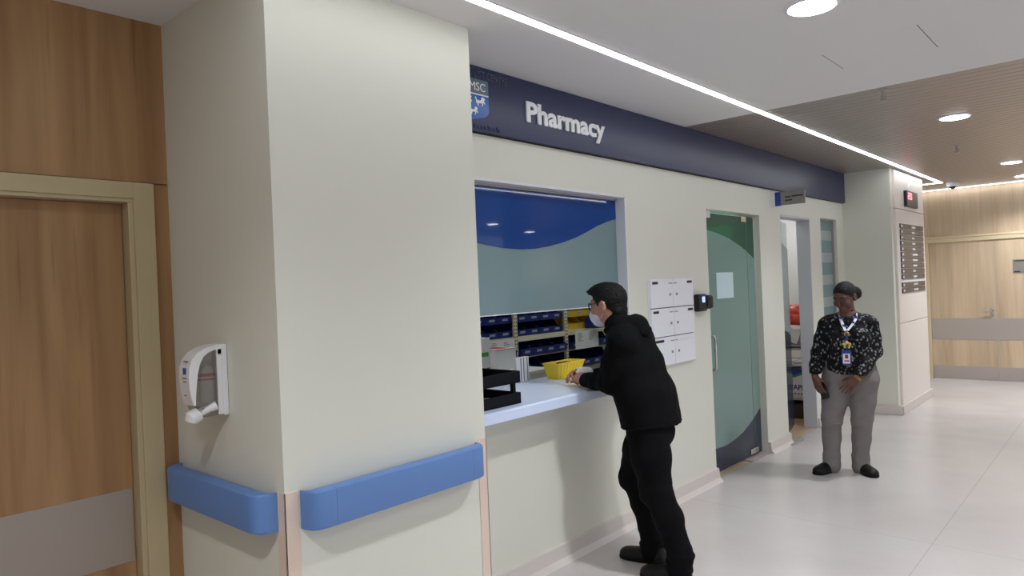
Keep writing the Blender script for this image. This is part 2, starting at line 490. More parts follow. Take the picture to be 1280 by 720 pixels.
struct('wall_pharmacy', wall_grid(-0.14, 0.0, [2.2, W0, W1, D1a, D1b, D2a, D2b, N0, N1, 8.75], [0, NB, WB, D1t, WT, D2t, NT, ZC],
       [(W0, W1, WB, WT), (D1a, D1b, 0, D1t), (D2a, D2b, 0, D2t), (N0, N1, NB, NT)]), M['wall'],
       'off-white painted wall with the pharmacy hatch and glass doors', 'wall')
# thick column beside the hatch
CX0, CX1, CY0, CY1 = -0.6, 0.378, 1.247, 2.236
mb = MB().box(CX0, CX1, CY0, CY1, 0, ZC)
struct('wall_column', mb, M['wall'], 'broad off-white column carrying the blue handrails', 'wall')
def guard(xs, ys, name, label):
    mb = MB().box(xs[0], xs[1], ys[0], ys[1], 0, 0.945, 0.002)
    return mb
mb = MB().box(CX1 - 0.052, CX1 + 0.003, CY0 - 0.003, CY0 + 0.002, 0, 0.945, 0.001).box(CX1 - 0.002, CX1 + 0.003, CY0 - 0.003, CY0 + 0.052, 0, 0.945, 0.001)
struct('trim_1', mb, M['guard'], 'pale peach corner guard between the two blue handrails', 'corner guard')
mb = MB().box(CX1 - 0.002, CX1 + 0.003, CY1 - 0.05, CY1 + 0.003, 0, 0.955, 0.001).box(CX1 - 0.052, CX1 + 0.003, CY1 - 0.002, CY1 + 0.003, 0, 0.955, 0.001)
struct('trim_2', mb, M['guard'], 'pale peach corner guard on the column edge under the counter end', 'corner guard')
# pier with the directory
struct('wall_pier', MB().box(-0.14, 0.512, 8.75, 10.25, 0, ZC), M['wall'], 'off-white pier at the end of the pharmacy wall', 'wall')
mb = MB().box(0.512, 0.54, 8.84, 10.22, 1.022, 2.33, 0.003).box(0.512, 0.54, 8.84, 10.22, 0.10, 1.016, 0.003).box(0.512, 0.54, 8.84, 10.22, 2.336, 2.775, 0.003)
struct('trim_3', mb, M['panel'], 'cream cladding panels on the pier carrying the directory board', 'panel')
mb = MB().box(0.0, 0.56, 8.715, 8.75, 0, 0.10, 0.004).box(0.512, 0.56, 8.72, 10.27, 0, 0.10, 0.004)
struct('baseboard_pier', mb, M['skirt'], 'low pale skirting around the foot of the pier', 'baseboard')
# skirting of the pharmacy wall
def skirt_prof(mb, y0, y1):
    pts = [(0, 0), (0.058, 0), (0.052, 0.006), (0.03, 0.03), (0.022, 0.1), (0.0, 0.104)]
    mb.prism([(a, b) for a, b in pts], 1, y0, y1)
mb = MB()
for a, b in ((2.236, D1a), (D1b, D2a), (D2b, 8.715)):
    skirt_prof(mb, a, b)
struct('baseboard_pharmacy', mb, M['skirt'], 'pale coved skirting along the foot of the pharmacy wall', 'baseboard')
# walls that close the rooms
struct('wall_store', MB().box(-3.3, -3.2, 1.25, 10.3, 0, ZC).box(-3.2, -0.6, 1.25, 1.35, 0, ZC), M['wall_white'], 'white wall at the back of the pharmacy store', 'wall')
struct('wall_partition', MB().box(-3.2, -0.14, 6.45, 6.55, 0, ZC), M['wall_white'], 'white partition between the pharmacy and the trolley room', 'wall')
struct('wall_trolley_room', MB().box(-3.2, -0.14, 10.2, 10.3, 0, ZC), M['wall_white'], 'white end wall behind the red bag and trolley', 'wall')
struct('wall_alcove', MB().box(-0.14, 0.0, 10.25, 12.05, 0, ZC), M['wall'], 'short wall between the pier and the far double doors', 'wall')
struct('wall_rear', MB().box(-0.62, 8.2, -3.1, -3.0, 0, ZC + 0.08), M['wall'], 'plain wall closing the corridor', 'wall')

# ------------------------------------------------------------------ wooden wall and door on the left
WX = -0.465
mb = MB()
mb.box(WX - 0.1, WX, 1.188, CY0, 0, 2.108).box(WX - 0.1, WX, -3.0, CY0, 2.115, ZC).box(WX - 0.1, WX - 0.012, -3.0, CY0, 2.10, 2.12).box(WX - 0.1, WX, -3.0, 0.02, 0, 2.108)
struct('wall_left', mb, M['wood_warm'], 'dark wood veneer wall around the wooden door', 'wall')
door = empty('door_1', (WX, 0.6, 0), 'brown wooden door with a grey metal kick band beside the column', 'door', None, 'structure')
mb = MB()
mb.box(WX - 0.1, WX + 0.012, 1.105, 1.186, 0, 2.112, 0.003).box(WX - 0.1, WX + 0.004, 1.085, 1.106, 0, 2.03, 0.002)
mb.box(WX - 0.1, WX + 0.012, 0.02, 0.10, 0, 2.112, 0.003)
mb.box(WX - 0.1, WX + 0.012, 0.10, 1.106, 2.045, 2.112, 0.003).box(WX - 0.1, WX + 0.004, 0.10, 1.106, 2.03, 2.046, 0.002)
mb.build('door_frame', M['frame_oak'], door)
leaf = MB().box(WX - 0.1, WX - 0.06, 0.105, 1.083, 0.005, 2.028, 0.002).build('door_leaf', M['wood_warm'], door)
MB().box(WX - 0.061, WX - 0.0575, 0.11, 1.078, 0.565, 0.862, 0.001).build('kick_band', M['kick'], leaf)
MB().box(WX - 0.061, WX - 0.0575, 0.11, 1.078, 0.01, 0.215, 0.001).build('kick_plate', M['kick'], leaf)

# ------------------------------------------------------------------ far wooden wall with double doors
BY = 11.92
mb = MB().box(-0.14, 0.205, BY, BY + 0.12, 0, ZC).box(0.205, 1.955, BY, BY + 0.12, 2.068, ZC).box(1.955, 8.2, BY, BY + 0.12, 0, ZC)
struct('wall_back', mb, M['wood_oak'], 'light oak panelled wall above the far double doors', 'wall')
door = empty('door_2', (1.06, BY, 0), 'light oak double doors with grey metal bands at the corridor end', 'door', None, 'structure')
mb = MB().box(0.205, 0.245, BY - 0.012, BY + 0.1, 0, 2.066, 0.003).box(1.915, 1.955, BY - 0.012, BY + 0.1, 0, 2.066, 0.003).box(0.245, 1.915, BY - 0.012, BY + 0.1, 2.01, 2.066, 0.003)
mb.box(-0.0, 8.2, BY - 0.02, BY, 2.068, 2.098, 0.003)
mb.build('door_frame', M['frame_back'], door)
for a, b in ((0.247, 1.057), (1.063, 1.913)):
    leaf = MB().box(a, b, BY + 0.012, BY + 0.05, 0.006, 2.008, 0.002).build('door_leaf', M['wood_oak'], door)
    MB().box(a + 0.002, b - 0.002, BY + 0.009, BY + 0.013, 0.585, 0.895, 0.0005).build('metal_band', M['steel'], leaf)
    MB().box(a + 0.002, b - 0.002, BY + 0.009, BY + 0.013, 0.012, 0.2, 0.0005).build('kick_plate', M['steel'], leaf)
    if a < 1:
        mb = MB().lathe([(0.026, 0), (0.026, 0.008), (0.011, 0.01), (0.011, 0.045)], (1.0, BY + 0.012, 1.008), 'y', 16)
        mb.v = [(x, 2 * (BY + 0.012) - yy, z) for x, yy, z in mb.v]
        mb.tube([(1.0, BY - 0.03, 1.008), (0.95, BY - 0.032, 1.008), (0.885, BY - 0.028, 1.006)], 0.0105, 10)
        mb.box(0.978, 1.022, BY + 0.004, BY + 0.012, 0.915, 0.955, 0.003)
        mb.build('door_handle', M['chrome'], leaf, 'auto')
sg = empty('door_sign', (1.34, BY, 1.62), 'small grey plaque on the right leaf of the far double doors', 'sign')
MB().box(1.262, 1.46, BY + 0.004, BY + 0.012, 1.525, 1.712, 0.002).build('plaque', M['sign_grey'], sg)
MB().box(1.285, 1.44, BY + 0.002, BY + 0.0045, 1.685, 1.697).build('text_line', M['black'], sg)
MB().box(1.275, 1.345, BY + 0.002, BY + 0.0045, 1.536, 1.549).build('text_line', M['black'], sg)

# ------------------------------------------------------------------ pharmacy hatch window
win = empty('window_1', (-0.05, 3.2, WB), 'pharmacy hatch window with a blue wave film over frosted glass', 'window', None, 'structure')
t = 0.014
mb = MB().box(-0.135, 0.006, W1 - t, W1 + 0.0, 1.0, WT, 0.002).box(-0.135, 0.006, W0, W1, WT - t, WT, 0.002).box(-0.135, 0.006, W0, W0 + t, 1.0, WT, 0.002)
mb.build('window_frame', M['white_alu'], win)
GX = -0.07
MB().box(GX - 0.02, GX + 0.016, W0 + t, W1 - t, WT - t - 0.012, WT - t, 0.002).build('top_channel', M['steel'], win)
zb, zt = 1.472, WT - t - 0.003
MB().box(GX - 0.012, GX, W0 + t, W1 - t - 0.002, zb, zt).build('pane', M['film_grey'], win)
wave = [(2.30, 1.985), (2.45, 1.925), (2.6, 1.885), (2.725, 1.861), (2.88, 1.842), (3.05, 1.835), (3.18, 1.841), (3.304, 1.857), (3.44, 1.882), (3.578, 1.916), (3.70, 1.955), (3.825, 2.0), (3.95, 2.035), (4.046, 2.055)]
pts = [(max(a, W0 + t), b) for a, b in wave] + [(W1 - t - 0.002, zt), (W0 + t, zt)]
MB().prism(pts, 0, GX + 0.0006, GX + 0.002).build('wave_film', M['film_blue'], win)
MB().box(GX - 0.014, GX + 0.003, W0 + t, W1 - t - 0.002, zb - 0.006, zb, 0.001).build('pane_edge', M['white_alu'], win)

# ------------------------------------------------------------------ glass doors
def poly_film(pts, x0, x1, name, mat, parent):
    return MB().prism(pts, 0, x0, x1).build(name, mat, parent)
gd = empty('door_3', (-0.06, 5.75, 0), 'closed frosted glass door with dark curved film at its foot', 'door', None, 'structure')
LX = -0.062
L0, L1 = 5.262, 6.13
green_edge = [(5.262, 2.04), (5.353, 2.025), (5.55, 2.002), (5.767, 1.965), (6.0, 1.90), (6.13, 1.855)]
green_edge2 = [(6.14, 1.851), (6.29, 1.785)]
dark_edge = [(5.262, 0.226), (5.39, 0.222), (5.50, 0.214), (5.601, 0.216), (5.75, 0.232), (5.90, 0.262), (6.014, 0.300), (6.13, 0.345)]
dark_edge2 = [(6.14, 0.349), (6.29, 0.42)]
for nm, e, d, a, b in (('door_leaf', green_edge, dark_edge, L0, L1), ('side_light', green_edge2, dark_edge2, 6.14, 6.29)):
    lf = poly_film([(a, 0.02), (b, 0.02), (b, 2.165), (a, 2.165)], LX - 0.005, LX + 0.005, nm, M['glass_green'], gd)
    poly_film(d + e[::-1], LX + 0.0055, LX + 0.007, 'frosted_film', M['film_door'], lf)
    poly_film(e + [(b, 2.163), (a, 2.163)], LX + 0.0055, LX + 0.007, 'green_film', M['film_green'], lf)
    poly_film([(a, 0.022), (b, 0.022)] + d[::-1], LX + 0.0055, LX + 0.007, 'dark_film', M['film_dark'], lf)
MB().box(LX - 0.014, LX + 0.014, 5.262, 5.42, 2.125, 2.183, 0.003).build('top_patch', M['white_alu'], gd)
MB().box(LX - 0.016, LX + 0.018, 6.02, 6.12, 2.115, 2.165, 0.003).build('pivot', M['chrome'], gd)
MB().box(LX - 0.016, LX + 0.018, 6.03, 6.20, 0.035, 0.085, 0.003).build('bottom_patch', M['chrome'], gd)
mb = MB().tube([(LX + 0.005, 5.325, 1.155), (LX + 0.05, 5.325, 1.155), (LX + 0.062, 5.325, 1.143), (LX + 0.062, 5.325, 0.89), (LX + 0.05, 5.325, 0.878), (LX + 0.005, 5.325, 0.878)], 0.011, 10)
mb.lathe([(0.02, 0), (0.02, 0.008)], (LX + 0.006, 5.325, 1.155), 'x', 14).lathe([(0.02, 0), (0.02, 0.008)], (LX + 0.006, 5.325, 0.878), 'x', 14)
mb.build('door_handle', M['chrome'], gd, 'auto')
tag(MB().box(-0.10, 0.012, 5.93, 6.30, 0.0, 0.012, 0.003).build('floor_plate', M['steel']), 'dark steel floor spring plate under the closed glass door', 'floor plate')
nt_ = tag(MB().box(LX + 0.0075, LX + 0.0085, 5.50, 5.82, 1.45, 1.67).build('notice_sheet', pmat('notice_paper', S(198, 220, 226), 0.6)), 'plain pale sheet stuck on the closed glass door', 'notice')

gd = empty('door_4', (-0.06, 6.83, 0), 'glass door standing ajar beside the trolley room opening', 'door', None, 'structure')
ang = math.radians(13)
def leafpt(s, z, o=0.0):
    return (-0.055 - s * math.sin(ang) + o * math.cos(ang), 6.835 + s * math.cos(ang) + o * math.sin(ang), z)
def leaf_poly(pts, o0, o1, name, mat):
    mb = MB(); n = len(pts)
    mb.raw([leafpt(a, b, o0) for a, b in pts] + [leafpt(a, b, o1) for a, b in pts],
           [tuple(range(n))[::-1], tuple(range(n, 2 * n))] + [(i, (i + 1) % n, n + (i + 1) % n, n + i) for i in range(n)])
    return mb.build(name, mat, gd)
leaf_poly([(0, 0.03), (0.7, 0.03), (0.7, 2.17), (0, 2.17)], -0.005, 0.005, 'door_leaf', M['glass_clear'])
leaf_poly([(0, 1.12), (0.7, 1.0), (0.7, 1.9), (0, 2.0)], 0.0055, 0.007, 'frosted_film', M['film_band'])
leaf_poly([(0, 0.032), (0.7, 0.032), (0.7, 0.98), (0.35, 1.06), (0, 1.10)], 0.0055, 0.007, 'dark_film', M['film_dark'])
mb = MB(); mb.raw([leafpt(a, z, o) for a, z, o in ((-0.0, 0.02, -0.02), (0.16, 0.02, -0.02), (0.16, 0.02, 0.02), (0, 0.02, 0.02), (0, 0.12, -0.02), (0.16, 0.12, -0.02), (0.16, 0.12, 0.02), (0, 0.12, 0.02))],
    [(3, 2, 1, 0), (4, 5, 6, 7), (0, 1, 5, 4), (1, 2, 6, 5), (2, 3, 7, 6), (3, 0, 4, 7)])
mb.build('bottom_patch', M['steel'], gd)
mb = MB(); mb.box(-0.135, 0.004, D2b - 0.02, D2b, 0, D2t, 0.002).box(-0.135, 0.004, D2a, D2b, D2t - 0.025, D2t, 0.002)
mb.build('door_frame', M['alu_grey'], gd)
tag(MB().box(-0.05, 0.075, 6.70, 6.99, 0.0, 0.010, 0.003).build('floor_plate', M['steel']), 'dark steel floor plate beside the open glass door', 'floor plate')

win = empty('window_2', (-0.06, 8.23, NB), 'narrow sidelight window with frosted bands behind the standing woman', 'window', None, 'structure')
MB().box(-0.066, -0.056, N0 + 0.012, N1 - 0.012, NB + 0.012, NT - 0.012).build('pane', M['film_grey'], win)
mb = MB()
for z in (0.75, 1.0, 1.25, 1.5, 1.75, 2.0):
    mb.box(-0.0555, -0.0545, N0 + 0.012, N1 - 0.012, z, z + 0.11)
mb.build('frosted_bands', M['film_band'], win)
mb = MB()
for a, b, c, d in ((N0, N0 + 0.012, NB, NT), (N1 - 0.012, N1, NB, NT), (N0, N1, NB, NB + 0.012), (N0, N1, NT - 0.012, NT)):
    mb.box(-0.09, -0.03, a, b, c, d, 0.001)
mb.build('window_frame', M['steel'], win)

# ------------------------------------------------------------------ sign band over the hatch
SZ0, SZ1 = 2.442, 2.783
sg = empty('pharmacy_sign', (0.02, 5.5, SZ0), 'long navy sign band reading Pharmacy above the hatch', 'sign')
MB().box(0.0, 0.034, 2.238, 8.748, SZ0, SZ1, 0.002).build('board', M['navy'], sg)
MB().box(0.0, 0.014, 2.238, 8.748, SZ0 - 0.005, SZ0, 0.001).build('lower_edge', M['gap'], sg)
text_part('lettering', 'Pharmacy', M['letter'], sg, (0.034, 3.018, 2.552), (0, 1, 0), (0, 0, 1), height=0.114, width=0.775, depth=0.010, bold=0.034)
text_part('small_lettering', 'LIST CENTRE', M['letter_dim'], sg, (0.034, 2.615, 2.722), (0, 1, 0), (0, 0, 1), height=0.042, width=0.255, depth=0.004)
cy0, cy1, cym = 2.40, 2.712, 2.545
cr = MB().prism([(cy0, 2.635), (cy1, 2.635), (cy1, 2.712), (cy0, 2.712)], 0, 0.034, 0.04).build('crest_top', M['crest_top'], sg)
text_part('crest_lettering', 'MSC', M['letter'], cr, (0.040, 2.572, 2.652), (0, 1, 0), (0, 0, 1), height=0.045, width=0.115, depth=0.003)
cb = MB().prism([(cy0, 2.63), (cy0, 2.545), (cy0 + 0.03, 2.518), (cym, 2.485), (cy1 - 0.03, 2.518), (cy1, 2.545), (cy1, 2.63)], 0, 0.034, 0.04).build('crest_shield', M['crest_blue'], sg)
lion = [(0.0, 0.30), (0.06, 0.42), (0.03, 0.62), (-0.06, 0.80), (0.02, 0.92), (0.08, 0.74), (0.13, 0.58), (0.45, 0.56), (0.60, 0.66), (0.62, 0.84), (0.74, 0.96), (0.90, 0.88), (1.0, 0.76), (0.92, 0.66), (0.86, 0.56), (0.96, 0.46), (1.02, 0.28), (0.94, 0.26), (0.88, 0.40), (0.78, 0.38), (0.74, 0.05), (0.62, 0.02), (0.64, 0.10), (0.66, 0.32), (0.36, 0.32), (0.26, 0.20), (0.28, 0.02), (0.16, 0.0), (0.18, 0.18), (0.10, 0.26)]
for ly, lz, s in ((2.612, 2.572, 0.07), (2.512, 2.572, 0.07), (2.565, 2.522, 0.06)):
    MB().prism([(ly + a * s, lz + b * s * 0.75) for a, b in lion], 0, 0.04, 0.043).build('crest_lion', M['letter'], cb)
MB().box(0.034, 0.0405, cy0, cy1, 2.629, 2.636).build('crest_line', M['letter'], sg)
mb = MB()
x = 2.575
for w_, h_ in ((0.018, 0.018), (0.022, 0.026), (0.016, 0.018), (0.022, 0.018), (0.02, 0.018), (0.008, 0.026), (0.02, 0.018), (0.02, 0.018), (0.008, 0.026), (0.02, 0.018)):
    mb.prism([(x, 2.456), (x + w_, 2.456), (x + w_, 2.456 + h_ * .6), (x + w_ * 0.6, 2.456 + h_), (x, 2.456 + h_ * 0.9)], 0, 0.034, 0.038); x += w_ + 0.006
mb.build('motto_lettering', M['letter_blue'], sg)

# blade sign
sg = empty('blade_sign', (0.0, 6.62, 2.34), 'small grey projecting sign with a blue edge above the open door', 'sign')
MB().box(0.036, 0.31, 6.61, 6.63, 2.282, 2.406, 0.002).build('plate', M['sign_grey'], sg)
MB().box(0.034, 0.088, 6.606, 6.634, 2.279, 2.409, 0.002).build('blue_edge', M['sign_blue'], sg)
MB().box(0.0, 0.036, 6.605, 6.635, 2.275, 2.413, 0.002).build('bracket', M['white_alu'], sg)
mb = MB()
for a, b, z in ((0.13, 0.18, 2.349), (0.19, 0.295, 2.352), (0.13, 0.195, 2.318)):
    mb.box(a, b, 6.6085, 6.6105, z, z + 0.012)
mb.build('lettering', M['black'], sg)

# ------------------------------------------------------------------ counter and things on it
ct = empty('service_counter', (-0.1, 3.1, 0.95), 'pale blue-white counter shelf running through the pharmacy hatch', 'counter')
MB().box(-0.46, 0.172, 2.302, 4.044, 0.953, 1.0, 0.006).build('counter_top', M['counter'], ct)
MB().box(0.165, 0.178, 2.302, 4.044, 0.943, 0.996, 0.004).build('front_edge', M['counter'], ct)

tr = empty('letter_tray', (0.0, 2.66, 1.0), 'black two-tier document tray on the counter against the column', 'tray')
ty0, ty1, tx0, tx1 = 2.47, 2.80, -0.20, 0.105
for z0, z1 in ((1.002, 1.06), (1.112, 1.174)):
    mb = MB()
    mb.box(tx0, tx1, ty0, ty1, z0, z0 + 0.006)
    mb.box(tx1 - 0.008, tx1, ty0, ty1, z0, z1, 0.003).box(tx0, tx0 + 0.008, ty0, ty1, z0, z1, 0.003)
    mb.box(tx0, tx1, ty1 - 0.008, ty1, z0, z1, 0.003).box(tx0, tx1, ty0, ty0 + 0.008, z0, z1, 0.003)
    mb.build('tray', M['tray'], tr)
for a, b in ((tx1 - 0.03, ty1 - 0.03), (tx1 - 0.03, ty0 + 0.03), (tx0 + 0.03, ty1 - 0.03), (tx0 + 0.03, ty0 + 0.03)):
    MB().box(a - 0.011, a + 0.011, b - 0.011, b + 0.011, 1.055, 1.118, 0.002).build('riser', M['tray'], tr)
tag(MB().prism([(-0.14, 2.56), (0.03, 2.53), (0.06, 2.76), (-0.11, 2.78)], 2, 1.1185, 1.124).build('green_folder', M['green']), 'green folder lying in the upper black document tray', 'folder')
tag(MB().prism([(-0.15, 2.51), (0.06, 2.50), (0.07, 2.77), (-0.14, 2.78)], 2, 1.0085, 1.013).build('paper_stack', M['paper']), 'white papers lying in the lower black document tray', 'papers')

bx = empty('medicine_carton', (-0.38, 3.43, 1.0), 'flat white striped carton standing on the counter edge', 'box')
MB().box(-0.455, -0.425, 3.365, 3.488, 1.001, 1.162, 0.002).build('carton', M['card_white'], bx)
mb = MB()
for a in (3.405, 3.432, 3.468):
    mb.box(-0.4255, -0.4243, a, a + 0.008, 1.006, 1.158)
mb.build('printed_stripes', M['print'], bx)

bk = empty('yellow_basket', (-0.36, 3.72, 1.0), 'yellow plastic basket on the counter in front of the man', 'basket')
b0 = (-0.375, -0.295, 3.615, 3.865); b1 = (-0.39, -0.27, 3.59, 3.895); z0, z1, th = 1.001, 1.102, 0.004
def hollow(mb, b0, b1, z0, z1, th):
    def ring(b, z, d):
        return [(b[0] + d, b[2] + d, z), (b[1] - d, b[2] + d, z), (b[1] - d, b[3] - d, z), (b[0] + d, b[3] - d, z)]
    vs = ring(b0, z0, 0) + ring(b1, z1, 0) + ring(b1, z1, th) + ring(b0, z0 + th, th)
    fs = [(3, 2, 1, 0), (12, 13, 14, 15)]
    for r in range(3):
        for k in range(4):
            fs.append((r * 4 + k, r * 4 + (k + 1) % 4, (r + 1) * 4 + (k + 1) % 4, (r + 1) * 4 + k))
    mb.raw(vs, fs)
mb = MB(); hollow(mb, b0, b1, z0, z1, th)
mb.build('basket_body', M['basket'], bk)
mb = MB().tube([(b1[0], b1[2], z1), (b1[1], b1[2], z1), (b1[1], b1[3], z1), (b1[0], b1[3], z1)], 0.005, 8, True)
for i in range(9):
    yy = 3.60 + i * 0.031
    mb.tube([(b0[1] + 0.002, 3.62 + i * 0.0295, 1.006), (b1[1] + 0.002, 3.60 + i * 0.035, 1.098)], 0.002, 5)
mb.tube([(-0.282, 3.605, 1.055), (-0.282, 3.88, 1.055)], 0.002, 5)
mb.build('basket_ribs', M['basket'], bk)
MB().box(-0.365, -0.315, 3.70, 3.80, 1.006, 1.10, 0.004).build('basket_insert', M['black_matte'], bk)

pn = empty('marker_pen', (-0.30, 3.97, 1.1), 'white and blue marker lying behind the clasped hands', 'pen')
MB().tube([(-0.30, 3.93, 1.012), (-0.29, 4.03, 1.012)], 0.011, 10).build('barrel', M['white_plastic'], pn, 'auto')
MB().tube([(-0.3035, 3.895, 1.012), (-0.30, 3.931, 1.012)], 0.012, 10).build('cap', M['lanyard_blue'], pn, 'auto')
tag(MB().prism([(-0.24, 3.72), (-0.12, 3.78), (-0.16, 3.96), (-0.29, 3.90)], 2, 1.001, 1.004).build('prescription_paper', M['paper']), 'white prescription sheet on the counter beside the man', 'paper')

# bench and cartons behind the counter
cb = empty('back_cabinet', (-1.1, 3.3, 0), 'low white cabinet behind the counter under the white cartons', 'cabinet')
MB().box(-1.40, -0.78, 2.5, 4.12, 0.0, 0.975, 0.004).build('body', M['wall_white'], cb)
MB().box(-1.42, -0.76, 2.48, 4.14, 0.975, 1.0, 0.004).build('cabinet_top', M['card_white'], cb)
bx = empty('glove_carton', (-1.1, 3.95, 1.0), 'white cube carton with a red edged lid behind the counter', 'box')
MB().box(-1.22, -1.02, 3.80, 4.03, 1.0015, 1.145, 0.002).build('carton', M['card_white'], bx)
MB().box(-1.223, -1.017, 3.797, 4.033, 1.143, 1.156, 0.002).build('lid', M['card_white'], bx)
mb = MB().box(-1.0172, -1.0162, 3.80, 4.03, 1.150, 1.154).box(-1.22, -1.02, 3.796, 3.7975, 1.150, 1.154).box(-1.2, -1.04, 3.85, 3.98, 1.1555, 1.1572)
mb.build('red_edging', M['print_red'], bx)
bx = empty('syringe_carton', (-0.9, 3.55, 1.0), 'pale carton with a green corner print beside the column', 'box')
MB().box(-0.98, -0.86, 3.40, 3.58, 1.0015, 1.27, 0.002).build('carton', M['card_white'], bx)
MB().box(-0.861, -0.8585, 3.53, 3.57, 1.03, 1.06).build('corner_print', M['box_green'], bx)
MB().box(-0.861, -0.8585, 3.45, 3.56, 1.14, 1.17).build('band_print', M['box_green'], bx)
ca = empty('wall_cabinet', (-1.45, 3.6, 1.3), 'tall white cabinet side glimpsed beside the column edge', 'cabinet')
MB().box(-1.62, -1.45, 2.5, 3.95, 0.0, 1.9, 0.004).build('body', M['wall_white'], ca)

# ------------------------------------------------------------------ shelving with bins
SHX = -1.6; SHD = 0.42
UY = [3.95, 4.69, 5.43, 6.17]
LV = [0.60, 0.80, 0.985, 1.17, 1.55]
bays = ('first', 'middle', 'last')
rk = empty('shelving_rack', (SHX - 0.2, 5.06, 0), 'cream slotted angle shelving rack behind the pharmacy counter', 'rack')
for yy in UY:
    for xx in (SHX, SHX - SHD):
        mb = MB()
        s = 1 if xx == SHX else -1
        mb.box(min(xx, xx - s * 0.003), max(xx, xx - s * 0.003), yy - 0.024, yy + 0.024, 0, 2.0)
        mb.box(min(xx, xx - s * 0.04), max(xx, xx - s * 0.04), yy - 0.003, yy, 0, 2.0)
        up = mb.build('upright', M['shelf'], rk)
        if xx == SHX:
            mb = MB()
            z = 0.9
            while z < 1.6:
                for d in (-0.012, 0.012):
                    mb.box(xx - 0.0005, xx + 0.0012, yy + d - 0.0045, yy + d + 0.0045, z, z + 0.016)
                z += 0.033
            mb.build('slots', M['gap'], up)
for i in range(3):
    for z in LV + [1.95, 0.15]:
        mb = MB().box(SHX - SHD, SHX - 0.004, UY[i] + 0.001, UY[i + 1] - 0.004, z - 0.012, z, 0.001)
        if z > 1: mb.box(SHX - 0.012, SHX - 0.0035, UY[i] + 0.025, UY[i + 1] - 0.025, z - 0.045, z, 0.001)
        mb.build('shelf', M['shelf'], rk)

def make_bin(name, mat, label, group, w=0.168, h=0.124, d=0.30, stack=False):
    """open-fronted storage bin, front face at x=0, centred on y=0, base z=0"""
    t = empty(name, (0, 0, 0), label, 'storage bin', group)
    hw = w / 2
    mb = MB()
    mb.box(-d, 0, -hw, hw, 0, 0.004)
    side = [(-d, 0.0), (0.0, 0.0), (0.012, h * 0.48), (-0.06, h * 0.56), (-0.10, h), (-d, h)]
    mb.prism(side, 1, -hw, -hw + 0.004); mb.prism(side, 1, hw - 0.004, hw)
    mb.box(-d, -d + 0.004, -hw, hw, 0, h)
    mb.prism([(-0.004, 0), (0, 0), (0.012, h * 0.48), (0.006, h * 0.48)], 1, -hw, hw)
    b = mb.build('bin_shell', mat, t)
    MB().prism([(0.0055, 0.025), (0.0072, 0.025), (0.0118, h * 0.36), (0.0102, h * 0.36)], 1, -0.036, 0.036).build('label_card', M['label_card'], t)
    mb = MB()
    r = random.Random(hash(name) % 99)
    for k in range(3):
        yy = -hw + 0.01 + k * (w - 0.03) / 3
        mb.box(-d + 0.02, -0.06 - 0.04 * k, yy, yy + 0.03, 0.005, h * (0.3 + 0.12 * k))
    mb.build('packets', M['packet'], t)
    return t
ords = ('first', 'second', 'third', 'fourth')
rows = {1.297: 'upper row behind the glass edge', 1.17: 'shelf just under the glass', 0.985: 'shelf level with the counter', 0.80: 'shelf below the counter level'}
src = None; ysrc = None
for i in range(3):
    for z in (1.297, 1.17, 0.985, 0.80):
        for k in range(4):
            yy = UY[i] + 0.03 + 0.168 / 2 + k * (0.68 / 4) + 0.003
            if i == 2 and z > 1.1:
                continue
            lab = 'blue storage bin, %s from left, %s bay, %s' % (ords[k], bays[i], rows[z])
            if src is None:
                src = make_bin('storage_bin', M['bin_blue'], lab, 'blue bins on the shelving rack'); o = src
            else:
                o = copy_tree(src); o['label'] = lab
            o.location = (SHX - 0.03 + (0.05 if z < 1 else 0.0), yy, z + 0.001)
            if z < 1: o.scale = (1, 1, 1.2)
k = 0
for z in (1.171, 1.298):
    for j in range(4):
        yy = UY[2] + 0.03 + 0.084 + j * 0.17 + 0.003
        lab = 'yellow storage bin, %s from the left in the %s row behind the man' % (ords[j], 'lower' if z < 1.2 else 'upper')
        if ysrc is None:
            ysrc = make_bin('storage_bin', M['bin_yellow'], lab, 'yellow bins on the shelving rack', stack=True); o = ysrc
        else:
            o = copy_tree(ysrc); o['label'] = lab
        o.location = (SHX - 0.06, yy, z)
# a blue bin in front of the yellow ones
o = copy_tree(src); o['label'] = 'blue storage bin pushed in front of the yellow bins beside the man'
o.location = (SHX + 0.10, 5.86, 1.172); del o['group']; o.scale = (0.42, 1.0, 0.9)
tag(MB().box(SHX - 0.03, SHX + 0.12, 5.76, 5.96, 1.163, 1.171, 0.001).build('shelf_tray', M['shelf']), 'small cream tray under the blue bin in front of yellow bins', 'tray')

def listing(name, x, y0, y1, z0, z1, label):
    t = empty(name, (x, (y0 + y1) / 2, z0), label, 'paper')
    MB().box(x - 0.001, x, y0, y1, z0, z1).build('sheet', M['paper'], t)
    mb = MB(); r = random.Random(3)
    w = y1 - y0
    for c in (0.12, 0.58):
        z = z1 - 0.018
        while z > z0 + 0.08:
            mb.box(x, x + 0.0006, y0 + w * c, y0 + w * (c + r.uniform(0.12, 0.24)), z - 0.004, z); z -= 0.011
    mb.build('printed_lines', M['print'], t)
listing('printed_list', SHX + 0.06, 5.49, 5.88, 0.985, 1.160, 'white printed list hanging from the shelf under yellow bins')
listing('printed_list', SHX + 0.06, 4.27, 4.60, 0.98, 1.165, 'white printed list on the shelf behind the white cube carton')

